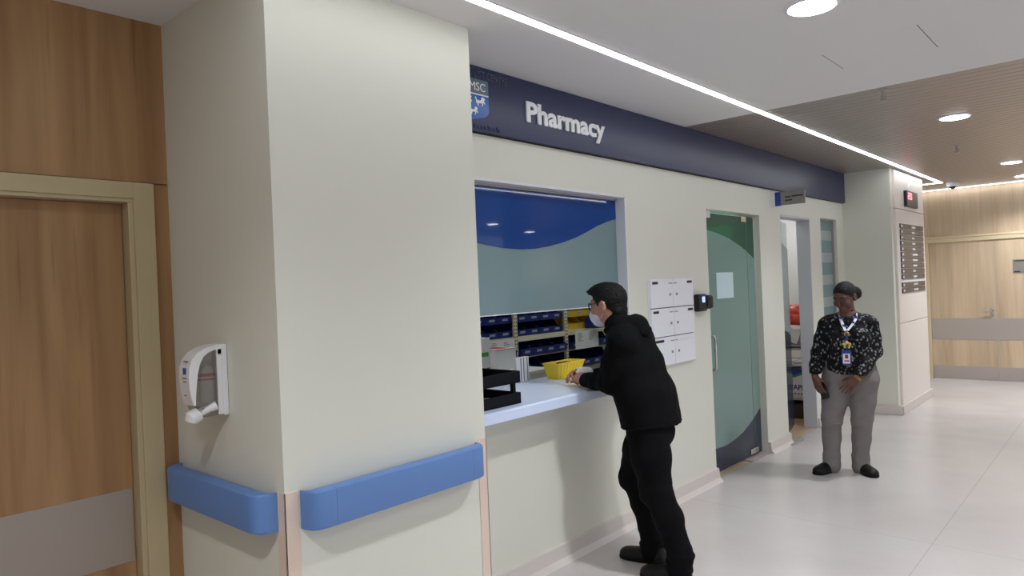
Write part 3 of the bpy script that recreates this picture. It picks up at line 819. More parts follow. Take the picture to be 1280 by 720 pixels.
# ------------------------------------------------------------------ letter lockers, reader
lk = empty('locker_unit', (0.0, 4.61, 1.0), 'white six-door locker set in the wall behind the man', 'lockers')
ly0, ly1, lz0, lz1 = 4.298, 4.925, 1.008, 1.634
MB().box(-0.002, 0.016, ly0, ly1, lz0, lz1, 0.002).build('body', M['locker'], lk)
MB().box(0.0155, 0.0165, ly0 + 0.006, ly1 - 0.006, lz0 + 0.006, lz1 - 0.006).build('shadow_gap', M['gap'], lk)
dw = (ly1 - ly0) / 2; dh = (lz1 - lz0) / 3
for r in range(3):
    for c in range(2):
        a = ly0 + c * dw + 0.003; b = a + dw - 0.006
        z0 = lz0 + (2 - r) * dh + 0.003; z1 = z0 + dh - 0.006
        d = MB().box(0.016, 0.03, a, b, z0, z1, 0.002).build('locker_door', M['locker'], lk)
        ky = b - 0.045 if c == 0 else a + 0.045
        mb = MB().lathe([(0.010, 0.0), (0.010, 0.006), (0.006, 0.007)], (0.03, ky, (z0 + z1) / 2 - 0.01), 'x', 12)
        mb.build('key_lock', M['steel'], d, 'auto')
        MB().box(0.0362, 0.0376, ky - 0.0022, ky + 0.0022, (z0 + z1) / 2 - 0.016, (z0 + z1) / 2 - 0.004).build('keyhole', M['black'], d)
        tz = z1 - 0.034
        if r == 2 and c == 1:
            MB().box(0.03, 0.033, a + 0.03, b - 0.02, tz - 0.008, tz + 0.012, 0.001).build('name_slot', M['white_plastic'], d)
        else:
            ya = (a + 0.02) if c == 0 else (b - 0.095)
            MB().box(0.03, 0.0325, ya, ya + (0.075 if r < 2 else 0.13), tz, tz + 0.018, 0.001).build('name_tag', M['black'], d)
        mb = MB()
        ya = (b - 0.06) if c == 0 else (a + 0.005)
        for q in range(4):
            mb.box(0.03, 0.0305, ya + q * 0.014, ya + q * 0.014 + 0.010, z1 - 0.034, z1 - 0.026)
        mb.build('door_lettering', M['print'], d)

rd = empty('access_reader', (0.0, 5.05, 1.44), 'black wall access reader beside the closed glass door', 'reader')
MB().box(0.0, 0.006, 4.932, 5.0, 1.385, 1.475, 0.002).build('back_plate', M['steel'], rd)
MB().box(-0.002, 0.055, 4.975, 5.105, 1.37, 1.505, 0.014, 3).build('housing', M['black'], rd, 'auto')
MB().box(0.05, 0.0575, 5.015, 5.06, 1.44, 1.485, 0.002).build('screen', M['blue_led'], rd)
mb = MB().box(0.012, 0.072, 5.10, 5.185, 1.385, 1.495, 0.024, 4)
mb.build('scanner_head', M['black'], rd, 'auto')

# ------------------------------------------------------------------ pier: clock display and directory
PX = 0.54
cl = empty('led_display', (PX, 9.5, 2.47), 'small black display with red digits above the directory board', 'display')
MB().box(PX, PX + 0.035, 9.23, 9.77, 2.375, 2.562, 0.004).build('case', M['black'], cl)
mb = MB()
def seg(mb, y0, z0, w, h, segs, t=0.012):
    S_ = {'a': (0, h, w, h), 'g': (0, h / 2, w, h / 2), 'd': (0, 0, w, 0), 'f': (0, h / 2, 0, h), 'b': (w, h / 2, w, h), 'e': (0, 0, 0, h / 2), 'c': (w, 0, w, h / 2)}
    for s in segs:
        a, b, c, d = S_[s]
        mb.box(PX + 0.035, PX + 0.037, y0 + min(a, c) - t / 2, y0 + max(a, c) + t / 2, z0 + min(b, d) - t / 2, z0 + max(b, d) + t / 2)
seg(mb, 9.30, 2.468, 0.05, 0.065, 'abged'); seg(mb, 9.40, 2.468, 0.05, 0.065, 'abcdef')
mb.build('digits', M['red_led'], cl)
mb = MB()
for q in range(7):
    mb.box(PX + 0.035, PX + 0.0358, 9.33 + q * 0.055, 9.36 + q * 0.055, 2.405, 2.415)
mb.build('caption', M['print'], cl)
MB().tube([(PX + 0.012, 9.42, 2.56), (PX + 0.006, 9.44, 2.62), (PX + 0.012, 9.50, 2.69), (PX + 0.008, 9.52, ZC - 0.002)], 0.005, 6).build('cable', M['white_plastic'], cl, 'auto')
dr = empty('directory_board', (PX, 9.5, 1.36), 'directory of twelve dark name slats on the pier', 'directory')
dz = 2.165
for q in range(12):
    h_ = 0.056
    if q == 10: dz -= 0.026
    s = MB().box(PX + 0.002, PX + 0.014, 8.965, 10.09, dz - h_, dz, 0.002).build('name_slat', M['directory'], dr)
    mb = MB().box(PX + 0.014, PX + 0.0145, 9.0, 9.06, dz - 0.04, dz - 0.016)
    r = random.Random(q)
    yy = 9.50
    for k in range(r.randint(3, 5)):
        w_ = r.uniform(0.02, 0.05)
        mb.box(PX + 0.014, PX + 0.0145, yy, yy + w_, dz - 0.040, dz - 0.018); yy += w_ + 0.012
    mb.build('lettering', M['white_alu'], s)
    dz -= h_ + 0.0095
MB().box(PX - 0.002, PX + 0.003, 8.955, 10.10, dz, 2.175, 0.001).build('back_board', M['white_alu'], dr)

# ------------------------------------------------------------------ handrails on the column
def handrail(name, along, label):
    """rail with rounded return ends; local: length along u from 0..L, sticks out w, height v"""
    t = empty(name, (0, 0, 0), label, 'handrail', None)
    return t
def rail_mesh(L, w=0.082, h=0.142):
    prof = [(0.0, 0.30), (0.3, 0.06), (0.62, 0.0), (0.86, 0.05), (0.98, 0.2), (1.0, 0.38), (1.0, 0.62), (0.98, 0.8), (0.86, 0.95), (0.62, 1.0), (0.3, 0.94), (0.0, 0.70)]
    return prof
def build_rail(name, label, fn, L):
    t = empty(name, fn(L / 2, 0, 0.87), label, 'handrail')
    w, h, z0 = 0.084, 0.142, 0.806
    sec = [(0.012, 0.12), (0.03, 0.03), (0.055, 0.0), (0.072, 0.012), (0.082, 0.05), (0.084, 0.10), (0.084, 0.9 - 0.0), (0.082, 0.95), (0.072, 0.988), (0.055, 1.0), (0.03, 0.97), (0.012, 0.88)]
    def sweep(us, outs, nm, seg_mat):
        mb = MB(); n = len(sec); vs = []
        for u, k in zip(us, outs):
            for d, q in sec:
                vs.append(fn(u, max(0.0, d * k), z0 + h * (0.5 + (q - 0.5) * (0.94 + 0.06 * k))))
        fs = []
        for i in range(len(us) - 1):
            for k in range(n):
                fs.append((i * n + k, i * n + (k + 1) % n, (i + 1) * n + (k + 1) % n, (i + 1) * n + k))
        fs.append(tuple(range(n))[::-1]); fs.append(tuple((len(us) - 1) * n + k for k in range(n)))
        mb.raw(vs, fs)
        return mb.build(nm, seg_mat, t, 'auto')
    c = 0.095
    arc = [(1 - math.cos(a)) for a in np.linspace(0, PI / 2, 7)]
    sweep([c, L / 2, L - c], [1, 1, 1], 'rail_body', M['rail'])
    us = [0.0, 0.004, 0.012, 0.025, 0.042, 0.06, c - 0.001]; ks = [0.02, 0.45, 0.72, 0.88, 0.97, 1.0, 1.0]
    sweep(us, ks, 'end_cap', M['rail'])
    sweep([L - u for u in us[::-1]], ks[::-1], 'end_cap', M['rail'])
    return t
build_rail('handrail', 'blue handrail on the shaded side of the column under the dispenser', lambda u, d, z: (-0.43 + u, CY0 - d, z), 0.765)
build_rail('handrail', 'longer blue handrail on the lit front of the column near the counter', lambda u, d, z: (CX1 + d, 1.305 + u, z), 0.865)

# ------------------------------------------------------------------ soap dispenser
ds = empty('soap_dispenser', (-0.06, CY0, 1.18), 'white hand sanitiser dispenser with smoky side on the column', 'dispenser')
dx0, dx1, dzb = -0.080, 0.004, 1.20
def dy(d): return CY0 - d * 1.35
mb = MB().box(dx0 - 0.003, dx1 + 0.003, dy(0.016), dy(0.001), dzb - 0.015, 1.452, 0.004)
mb.build('back_plate', M['white_plastic'], ds)
outer = [(0.012, 1.452), (0.035, 1.451), (0.060, 1.443), (0.082, 1.428), (0.098, 1.405), (0.106, 1.375), (0.108, 1.34), (0.107, 1.30), (0.103, 1.262), (0.096, 1.235)]
inner = [(0.012, 1.438), (0.033, 1.434), (0.052, 1.426), (0.067, 1.411), (0.077, 1.385), (0.083, 1.355), (0.087, 1.32), (0.090, 1.285), (0.092, 1.255), (0.092, 1.238)]
mb = MB()
n = len(outer)
vs = [(dx0, dy(d), z) for d, z in outer] + [(dx1, dy(d), z) for d, z in outer] + [(dx0, dy(d), z) for d, z in inner] + [(dx1, dy(d), z) for d, z in inner]
fs = []
for i in range(n - 1):
    fs += [(i, i + 1, n + i + 1, n + i), (2 * n + i + 1, 2 * n + i, 3 * n + i, 3 * n + i + 1), (i + 1, i, 2 * n + i, 2 * n + i + 1), (n + i, n + i + 1, 3 * n + i + 1, 3 * n + i)]
fs += [(0, n, 3 * n, 2 * n), (2 * n - 1, n - 1, 3 * n - 1, 4 * n - 1)]
mb.raw(vs, fs)
cov = mb.build('cover', M['white_plastic'], ds, 'auto')
sidep = [(dy(a), b) for a, b in inner] + [(dy(0.083), 1.205), (dy(0.012), 1.205)]
MB().prism(sidep, 0, dx1 - 0.006, dx1 - 0.003).build('side_window', M['smoke'], ds)
MB().prism(sidep, 0, dx0 + 0.003, dx0 + 0.006).build('side_window', M['smoke'], ds)
bt = MB().lathe([(0.026, 0), (0.029, 0.006), (0.029, 0.11), (0.025, 0.128), (0.014, 0.14), (0.014, 0.16)], (dx0 + 0.042, dy(0.047), 1.235), 'z', 20).build('soap_bottle', pmat('soap_bottle_grey', S(188, 184, 182), 0.35), ds, 'auto')
MB().lathe([(0.0296, 0), (0.0296, 0.012)], (dx0 + 0.042, dy(0.047), 1.335), 'z', 20).lathe([(0.0296, 0), (0.0296, 0.006)], (dx0 + 0.042, dy(0.047), 1.322), 'z', 20).build('bottle_band', M['print_red'], bt)
MB().box(dx1 - 0.012, dx1 + 0.002, dy(0.03), dy(0.015), 1.19, 1.44, 0.003).build('side_rail', M['white_plastic'], ds)
MB().box(dx0 + 0.01, dx1 - 0.004, dy(0.075), dy(0.012), 1.188, 1.222, 0.004).build('pump_block', pmat('pump_grey', S(120, 116, 108), 0.4), ds)
mb = MB()
mb.tube([(dx1 - 0.006, dy(0.035), 1.225), (dx1 - 0.012, dy(0.055), 1.216), (dx1 - 0.02, dy(0.075), 1.204)], [0.018, 0.015, 0.018], 10)
mb.tube([(dx1 - 0.022, dy(0.078), 1.203), (dx1 - 0.024, dy(0.096), 1.190), (dx1 - 0.026, dy(0.100), 1.176)], [0.026, 0.030, 0.022], 14)
mb.build('push_lever', M['white_plastic'], ds, 'auto')
mb = MB().box(dx0 + 0.035, dx0 + 0.060, dy(0.1085), dy(0.1060), 1.350, 1.374, 0.0005)
mb.build('blue_emblem', M['crest_blue'], cov)
mb = MB()
for a, b, z in ((0.03, 0.062, 1.396), (0.03, 0.065, 1.335), (0.035, 0.06, 1.322), (0.042, 0.052, 1.272)):
    dd = 0.1046 if z > 1.38 else 0.1092
    MB().box(dx0 + a, dx0 + b, dy(dd), dy(dd - 0.003), z, z + 0.0035).build('printed_line', M['print'], cov)
MB().lathe([(0.010, 0), (0.010, 0.002)], (dx1, dy(0.022), 1.425), 'x', 12).build('key_button', M['white_alu'], ds)

# ------------------------------------------------------------------ trolley room
ty = 7.95
tl = empty('supply_trolley', (-0.45, 8.15, 0), 'light metal trolley seen through the open glass door', 'trolley')
for z in (0.24, 0.615, 0.80):
    mb = MB().box(-0.95, -0.12, ty, ty + 0.42, z - 0.02, z, 0.004)
    mb.tube([(-0.95, ty, z + 0.03), (-0.12, ty, z + 0.03), (-0.12, ty + 0.42, z + 0.03), (-0.95, ty + 0.42, z + 0.03)], 0.005, 6, True)
    mb.build('shelf', M['trolley'], tl)
for a in (-0.95, -0.12):
    for b in (ty, ty + 0.42):
        MB().tube([(a, b, 0.08), (a, b, 0.9)], 0.012, 8).build('post', M['trolley'], tl, 'auto')
        MB().lathe([(0.01, -0.012), (0.036, -0.012), (0.04, 0), (0.036, 0.012), (0.01, 0.012)], (a, b, 0.04), 'y', 14).build('caster', M['black'], tl, 'auto')
def blob(name, mat, c, r, label, cat, seed, amp=0.25, group=None):
    b = bmesh.new(); bmesh.ops.create_icosphere(b, subdivisions=4, radius=1.0)
    for v in b.verts:
        nrm = v.co.copy()
        d = mnoise.fractal(v.co * 1.7 + Vector((seed, 0, 0)), 1.0, 2.0, 4) * amp + abs(mnoise.noise(v.co * 4 + Vector((0, seed, 0)))) * amp * 0.6
        q = nrm * (1 + d)
        q.z = max(q.z, -0.75)
        v.co = Vector((c[0] + q.x * r[0], c[1] + q.y * r[1], c[2] + (q.z + 0.75) / 1.75 * r[2] * 1.6))
    mb = MB().bm(b); b.free()
    o = mb.build(name, mat, None, True)
    return tag(o, label, cat, group)
blob('grey_bag', M['grey_bag'], (-0.36, ty + 0.2, 0.802), (0.26, 0.16, 0.125), 'grey plastic bag on the trolley top under the red bag', 'bag', 2, 0.12)
blob('red_bag', M['red_bag'], (-0.34, ty + 0.22, 1.05), (0.20, 0.13, 0.145), 'crumpled red bag on top of the trolley pile', 'bag', 5)
tag(MB().box(-0.40, -0.28, ty + 0.02, ty + 0.03, 0.86, 1.02, 0.003, mat=Matrix.Translation((-0.34, ty + 0.02, 0.95)) @ Matrix.Rotation(0.35, 4, 'Y') @ Matrix.Translation((0.34, -ty - 0.02, -0.95))).build('white_folder', M['white_plastic']), 'white folder leaning on the grey bag on the trolley', 'folder')
bx = empty('paper_carton', (-0.35, ty + 0.2, 0.24), 'white blue and green carton of paper on the trolley', 'box')
MB().box(-0.62, -0.17, ty + 0.015, ty + 0.36, 0.2415, 0.57, 0.003).build('carton', M['card_white'], bx)
MB().prism([(-0.618, 0.44), (-0.34, 0.50), (-0.172, 0.565), (-0.172, 0.568), (-0.618, 0.568)], 1, ty + 0.0135, ty + 0.0155).build('blue_print', M['box_blue'], bx)
MB().prism([(-0.618, 0.415), (-0.34, 0.475), (-0.172, 0.54), (-0.172, 0.565), (-0.34, 0.50), (-0.618, 0.44)], 1, ty + 0.0137, ty + 0.0157).build('green_print', M['box_green'], bx)
text_part('lettering', 'PAPER', M['box_blue'], bx, (-0.40, ty + 0.0145, 0.335), (1, 0, 0), (0, 0, 1), height=0.06, width=0.21, depth=0.002, bold=0.02)
mb = MB()
for k in range(6):
    mb.box(-0.39 + k * 0.034, -0.37 + k * 0.034, ty + 0.0135, ty + 0.0155, 0.28, 0.30)
mb.build('small_print', M['print'], bx)
sp = empty('storage_tub', (-0.35, 8.1, 0), 'dark tub on the floor under the trolley', 'tub')
mb = MB(); hollow(mb, (-0.55, -0.2, 8.02, 8.30), (-0.58, -0.17, 8.0, 8.32), 0.001, 0.17, 0.006)
mb.build('tub_body', pmat('tub_brown', S(70, 58, 52), 0.6), sp)
MB().box(-0.59, -0.16, 7.99, 8.33, 0.166, 0.182, 0.005).build('tub_lid', M['black_matte'], sp)

# ------------------------------------------------------------------ ceiling fixtures
def strip(name, segs, mat, label, z=ZC):
    t = empty(name, (segs[0][0], segs[0][2], z), label, 'ceiling light')
    mb = MB(); md = MB()
    for x0, x1, y0, y1 in segs:
        mb.box(x0 - 0.006, x1 + 0.006, y0 - 0.006, y1 + 0.006, z - 0.003, z + 0.012)
        md.box(x0, x1, y0, y1, z - 0.006, z - 0.0025)
    mb.build('channel', M['white_alu'], t)
    md.build('diffuser', mat, t)
    return t
strip('led_strip', [(0.602, 0.642, -2.6, 10.93), (0.30, 0.602, 10.89, 10.93)], M['led'], 'long white light strip in the ceiling along the pharmacy wall')
strip('led_strip', [(2.92, 2.96, -2.6, 8.5)], M['led'], 'long white light strip along the far side of the corridor ceiling')
strip('led_strip', [(0.03, 4.4, 11.84, 11.88)], M['led_back'], 'thin white light strip above the far double doors')
SPOT_W = 67.0
def downlight(x, y, label):
    t = empty('downlight', (x, y, ZC), label, 'ceiling light', 'round downlights in the ceiling')
    MB().lathe([(0.094, 0.012), (0.094, -0.003), (0.100, -0.006), (0.112, -0.003), (0.114, 0.0), (0.114, 0.012)], (x, y, ZC - 0.001), 'z', 32).build('trim_ring', M['white_alu'], t, 'auto')
    MB().lathe([(0.093, 0.0), (0.093, -0.004)], (x, y, ZC - 0.0045), 'z', 32).build('lamp_glass', M['lamp'], t)
    ld = bpy.data.lights.new('downlight_beam', 'SPOT'); ld.energy = SPOT_W; ld.spot_size = math.radians(135); ld.spot_blend = 0.8
    ld.shadow_soft_size = 0.07; ld.color = (0.93, 0.96, 1.0)
    lo = bpy.data.objects.new('downlight_beam', ld); COL.objects.link(lo); lo.location = (x, y, ZC - 0.02)
    adopt(lo, t); lo.matrix_parent_inverse = Matrix.Translation((-x, -y, -ZC))
    return t
downlight(1.556, 3.17, 'round downlight in the white ceiling above the corridor')
downlight(1.556, 6.32, 'round downlight in the slat ceiling nearest the white ceiling')
downlight(1.545, 9.62, 'round downlight in the slat ceiling before the far doors')
downlight(1.556, 0.02, 'added unseen downlight in the white ceiling near the wooden door')  # continues the row out of view, added to brighten the column's side
downlight(1.50, 11.2, 'round downlight close to the far double doors')
downlight(6.03, 9.3, 'round downlight in the far hall opposite the pier')
downlight(6.94, 11.4, 'round downlight deep in the far hall corner')
downlight(3.3, 3.17, 'added unseen downlight in the white ceiling on the far side of the corridor')  # out-of-view lamp added to raise the general light
downlight(3.3, 9.62, 'added unseen downlight by the far corner of the slat ceiling')  # another unseen lamp, added only for the light it gives
def panel(x, y, sx, sy, label, mat=None):  # unseen panels added to light the rooms behind the pharmacy wall
    t = empty('fill_panel_light', (x, y, ZC), label, 'ceiling light')
    MB().box(x - sx / 2 - 0.015, x + sx / 2 + 0.015, y - sy / 2 - 0.015, y + sy / 2 + 0.015, ZC - 0.008, ZC + 0.01, 0.002).build('frame', M['white_alu'], t)
    MB().box(x - sx / 2, x + sx / 2, y - sy / 2, y + sy / 2, ZC - 0.011, ZC - 0.0075).build('diffuser', mat or M['fill_panel'], t)
panel(-0.85, 3.2, 0.6, 0.6, 'added unseen light panel in the ceiling over the pharmacy counter')
panel(-0.85, 5.2, 0.6, 0.6, 'added unseen light panel in the ceiling before the shelving rack')
panel(-1.0, 9.3, 0.6, 0.6, 'added unseen light panel in the ceiling behind the trolley', M['fill_bright'])  # added to lift the dark walls of the trolley room
panel(-0.6, 7.3, 0.5, 0.5, 'added unseen light panel in the ceiling inside the open glass door')
panel(-0.6, 5.95, 0.4, 0.4, 'added unseen light panel in the ceiling inside the closed glass door')  # added to light what shows through the closed door
def sprinkler(x, y, label):
    t = empty('sprinkler', (x, y, ZC), label, 'sprinkler')
    MB().lathe([(0.036, 0.004), (0.036, -0.003), (0.018, -0.010)], (x, y, ZC), 'z', 20).build('cover_plate', M['steel'], t, 'auto')
    mb = MB().lathe([(0.012, -0.008), (0.012, -0.035), (0.008, -0.04), (0.004, -0.062)], (x, y, ZC), 'z', 12)
    mb.tube([(x - 0.012, y, ZC - 0.03), (x - 0.016, y, ZC - 0.05), (x, y, ZC - 0.065)], 0.003, 6).tube([(x + 0.012, y, ZC - 0.03), (x + 0.016, y, ZC - 0.05), (x, y, ZC - 0.065)], 0.003, 6)
    mb.build('head_body', M['steel'], t, 'auto')
    MB().lathe([(0.022, -0.064), (0.024, -0.068), (0.004, -0.069)], (x, y, ZC), 'z', 16).build('deflector', M['steel'], t)
sprinkler(1.389, 4.985, 'metal sprinkler head just beyond the white ceiling edge')
sprinkler(1.323, 7.80, 'metal sprinkler head in the middle of the slat ceiling')
cm = empty('dome_camera', (0.72, 11.0, ZC), 'white dome security camera at the ceiling strip corner', 'camera')
MB().lathe([(0.075, 0.0), (0.078, -0.01), (0.075, -0.045), (0.066, -0.06)], (0.74, 11.02, ZC), 'z', 24).build('housing', M['white_plastic'], cm, 'auto')
MB().lathe([(0.040, -0.058), (0.036, -0.075), (0.024, -0.088), (0.010, -0.094), (0.001, -0.095)], (0.74, 11.02, ZC), 'z', 24).build('lens_dome', M['black'], cm, True)
ht = empty('ceiling_hatch', (1.6, 4.03, ZC), 'flush square access hatch in the white ceiling', 'hatch')
hx0, hx1, hy0, hy1 = 1.357, 1.83, 3.80, 4.267
MB().box(hx0 + 0.003, hx1 - 0.003, hy0 + 0.003, hy1 - 0.003, ZC - 0.0004, ZC + 0.01).build('panel', M['ceiling'], ht)
mb = MB()
for a, b, c, d in ((hx0, hx0 + 0.003, hy0 + 0.11, hy1), (hx1 - 0.003, hx1, hy0, hy1)):
    mb.box(a, b, c, d, ZC - 0.0008, ZC + 0.005)
mb.build('gap_line', M['gap'], ht)
ex = empty('exit_lamp', (-0.48, 6.43, 1.93), 'green glowing exit lamp behind the closed glass door', 'lamp')
MB().box(-0.66, -0.30, 6.40, 6.452, 1.93, 2.13, 0.006).build('case', M['white_plastic'], ex)
MB().box(-0.65, -0.31, 6.396, 6.401, 1.94, 2.12, 0.002).build('lit_face', M['green_led'], ex)

# ------------------------------------------------------------------ world, camera, view
w = bpy.data.worlds.new('World'); SC.world = w
w.use_nodes = True
w.node_tree.nodes['Background'].inputs[0].default_value = (0.75, 0.8, 0.85, 1)
w.node_tree.nodes['Background'].inputs[1].default_value = 0.5

F = 876.0
v1 = np.array([785, 34, -F]); v2 = np.array([-975, -40, -F])
Yc = v1 / np.linalg.norm(v1); Xc = -v2 / np.linalg.norm(v2)
Xc = Xc - Yc * (Xc @ Yc); Xc /= np.linalg.norm(Xc); Zc = np.cross(Xc, Yc)
R = np.array([Xc, Yc, Zc])
cam = bpy.data.cameras.new('camera'); co = bpy.data.objects.new('camera', cam); COL.objects.link(co)
cam.sensor_fit = 'HORIZONTAL'; cam.sensor_width = 36.0; cam.lens = 36.0 * F / 1280.0
cam.clip_start = 0.05
mw = Matrix([[*R[0], 2.583], [*R[1], 0.0], [*R[2], 1.62], [0, 0, 0, 1]])
co.matrix_world = mw
SC.camera = co
SC.view_settings.view_transform = 'Standard'
SC.view_settings.look = 'None'
SC.view_settings.gamma = 1.0
SC.view_settings.use_curve_mapping = False
SC.view_settings.exposure = 1.12
SC.cycles.use_denoising = True
SC.cycles.max_bounces = 8
SC.cycles.diffuse_bounces = 5
SC.cycles.glossy_bounces = 4
SC.cycles.transparent_max_bounces = 12
SC.cycles.sample_clamp_indirect = 6.0
SC.cycles.caustics_reflective = False
SC.cycles.caustics_refractive = False
SC.cycles.use_light_tree = True
# ------------------------------------------------------------------ people: smooth blended bodies
def nrm(v):
    v = np.array(v, float); return v / np.linalg.norm(v)

class Body:
    """signed distance field of blended limbs on a grid, turned into one smooth mesh"""
    def __init__(self, h):
        self.h = h; self.p = []
    def cone(self, a, b, ra, rb, k=0.02, flat=None, sub=False):
        self.p.append(('c', np.array(a, float), np.array(b, float), ra, rb, k, flat, sub)); return self
    def chain(self, pts, rs, k=0.02, flat=None):
        for i in range(len(pts) - 1):
            self.cone(pts[i], pts[i + 1], rs[i], rs[i + 1], k, flat)
        return self
    def ell(self, c, r, Rm=None, k=0.02, sub=False):
        self.p.append(('e', np.array(c, float), np.array(r, float), np.eye(3) if Rm is None else np.array(Rm, float), k, sub)); return self
    def plane(self, c, n, k=0.005):
        """keep only the side the normal points away from"""
        self.p.append(('p', np.array(c, float), nrm(n), k)); return self
    def bounds(self):
        lo = np.full(3, 1e9); hi = np.full(3, -1e9)
        for q in self.p:
            if q[0] == 'c' and not q[7]:
                r = max(q[3], q[4]) * (1.0 if q[6] is None else max(1.0, q[6][1]))
                lo = np.minimum(lo, np.minimum(q[1], q[2]) - r); hi = np.maximum(hi, np.maximum(q[1], q[2]) + r)
            elif q[0] == 'e' and not q[5]:
                e = np.sqrt(((q[3] * q[2][:, None]) ** 2).sum(0))
                lo = np.minimum(lo, q[1] - e); hi = np.maximum(hi, q[1] + e)
        return lo - 0.03, hi + 0.03
    def field(self):
        h = self.h; lo, hi = self.bounds()
        n = np.ceil((hi - lo) / h).astype(int) + 1
        phi = np.full(n, 0.5, np.float32)
        ax = [lo[i] + h * np.arange(n[i]) for i in range(3)]
        for q in self.p:
            if q[0] == 'p':
                d = sum((ax[i] - q[1][i]).reshape([-1 if j == i else 1 for j in range(3)]) * q[2][i] for i in range(3)).astype(np.float32)
                phi = np.maximum(phi, d); continue
            if q[0] == 'c':
                r = max(q[3], q[4]) * (1.0 if q[6] is None else max(1.0, q[6][1])); k = q[5]
                a = np.minimum(q[1], q[2]) - r; b = np.maximum(q[1], q[2]) + r; sub = q[7]
            else:
                e = np.sqrt(((q[3] * q[2][:, None]) ** 2).sum(0)); k = q[4]
                a = q[1] - e; b = q[1] + e; sub = q[5]
            m = k + 2.5 * h
            i0 = np.clip(np.floor((a - m - lo) / h).astype(int), 0, n - 1); i1 = np.clip(np.ceil((b + m - lo) / h).astype(int) + 1, 1, n)
            sl = tuple(slice(i0[i], i1[i]) for i in range(3))
            X = ax[0][sl[0]][:, None, None].astype(np.float32); Y = ax[1][sl[1]][None, :, None].astype(np.float32); Z = ax[2][sl[2]][None, None, :].astype(np.float32)
            if q[0] == 'c':
                px, py, pz = X - q[1][0], Y - q[1][1], Z - q[1][2]
                ab = q[2] - q[1]
                if q[6] is not None:
                    f, s = nrm(q[6][0]), q[6][1]
                    dd = (px * f[0] + py * f[1] + pz * f[2]) * (1 / s - 1)
                    px, py, pz = px + dd * f[0], py + dd * f[1], pz + dd * f[2]
                    ab = ab + f * (ab @ f) * (1 / s - 1)
                L = max(ab @ ab, 1e-9)
                t = np.clip((px * ab[0] + py * ab[1] + pz * ab[2]) / L, 0, 1)
                d = np.sqrt((px - t * ab[0]) ** 2 + (py - t * ab[1]) ** 2 + (pz - t * ab[2]) ** 2) - (q[3] + (q[4] - q[3]) * t)
                if q[6] is not None and q[6][1] < 1: d = d * (0.5 + 0.5 * q[6][1])
            else:
                px, py, pz = X - q[1][0], Y - q[1][1], Z - q[1][2]
                u = [px * q[3][i][0] + py * q[3][i][1] + pz * q[3][i][2] for i in range(3)]
                k0 = np.sqrt(sum((u[i] / q[2][i]) ** 2 for i in range(3))); k1 = np.sqrt(sum((u[i] / q[2][i] ** 2) ** 2 for i in range(3)))
                d = k0 * (k0 - 1) / np.maximum(k1, 1e-6)
            c = phi[sl]
            if sub:
                d = -d
                hh = np.maximum(k - np.abs(c - d), 0) / max(k, 1e-6)
                phi[sl] = np.maximum(c, d) + hh * hh * k * 0.25
            else:
                hh = np.maximum(k - np.abs(c - d), 0) / max(k, 1e-6)
                phi[sl] = np.minimum(c, d) - hh * hh * k * 0.25
        return phi, lo
    def mesh(self, smooth=1):
        phi, lo = self.field(); h = self.h
        n = np.array(phi.shape)
        neg = phi < 0
        cnt = np.zeros(n - 1, np.int8)
        for dx in (0, 1):
            for dy in (0, 1):
                for dz in (0, 1):
                    cnt += neg[dx:n[0] - 1 + dx, dy:n[1] - 1 + dy, dz:n[2] - 1 + dz]
        I = np.argwhere((cnt > 0) & (cnt < 8))
        idx = np.full(n - 1, -1, np.int32); idx[I[:, 0], I[:, 1], I[:, 2]] = np.arange(len(I))
        acc = np.zeros((len(I), 3)); num = np.zeros(len(I))
        corners = [(a, b, c) for a in (0, 1) for b in (0, 1) for c in (0, 1)]
        val = {c: phi[I[:, 0] + c[0], I[:, 1] + c[1], I[:, 2] + c[2]] for c in corners}
        for c in corners:
            for axn in range(3):
                if c[axn] == 0:
                    e = list(c); e[axn] = 1; e = tuple(e)
                    va, vb = val[c], val[e]
                    m = (va < 0) != (vb < 0)
                    t = np.where(m, va / np.where(m, va - vb, 1), 0)
                    p = np.array(c, float)[None] + np.eye(3)[axn][None] * t[:, None]
                    acc[m] += p[m]; num[m] += 1
        V = lo + h * (I + acc / num[:, None])
        faces = []
        for axn in range(3):
            s0 = [slice(1, n[i] - 1) for i in range(3)]; s1 = list(s0)
            s0[axn] = slice(0, n[axn] - 1); s1[axn] = slice(1, n[axn])
            A, B = neg[tuple(s0)], neg[tuple(s1)]
            for m, flip in ((A & ~B, False), (~A & B, True)):
                E = np.argwhere(m)
                if len(E) == 0: continue
                base = E.copy()
                for i in range(3):
                    if i != axn: base[:, i] += 1
                u, v = (axn + 1) % 3, (axn + 2) % 3
                q = []
                for du, dv in ((0, 0), (-1, 0), (-1, -1), (0, -1)):
                    g = base.copy(); g[:, u] += du; g[:, v] += dv
                    q.append(idx[g[:, 0], g[:, 1], g[:, 2]])
                q = np.array(q).T
                faces.append(q[:, ::-1] if flip else q)
        Fc = np.concatenate(faces)
        for _ in range(smooth):
            s = np.zeros_like(V); c = np.zeros(len(V))
            for a, b in ((0, 1), (1, 2), (2, 3), (3, 0)):
                np.add.at(s, Fc[:, a], V[Fc[:, b]]); np.add.at(c, Fc[:, a], 1)
                np.add.at(s, Fc[:, b], V[Fc[:, a]]); np.add.at(c, Fc[:, b], 1)
            V = V * 0.5 + 0.5 * s / c[:, None]
        return V, Fc

def keep_main(V, Fc):
    """drop stray islands"""
    lab = np.arange(len(V))
    while True:
        m = lab[Fc].min(1); new = lab.copy()
        for k in range(4): np.minimum.at(new, Fc[:, k], m)
        new = new[new]
        if (new == lab).all(): break
        lab = new
    big = np.bincount(lab).argmax()
    kf = lab[Fc[:, 0]] == big
    used = np.unique(Fc[kf]); mp = np.full(len(V), -1); mp[used] = np.arange(len(used))
    return V[used], mp[Fc[kf]]

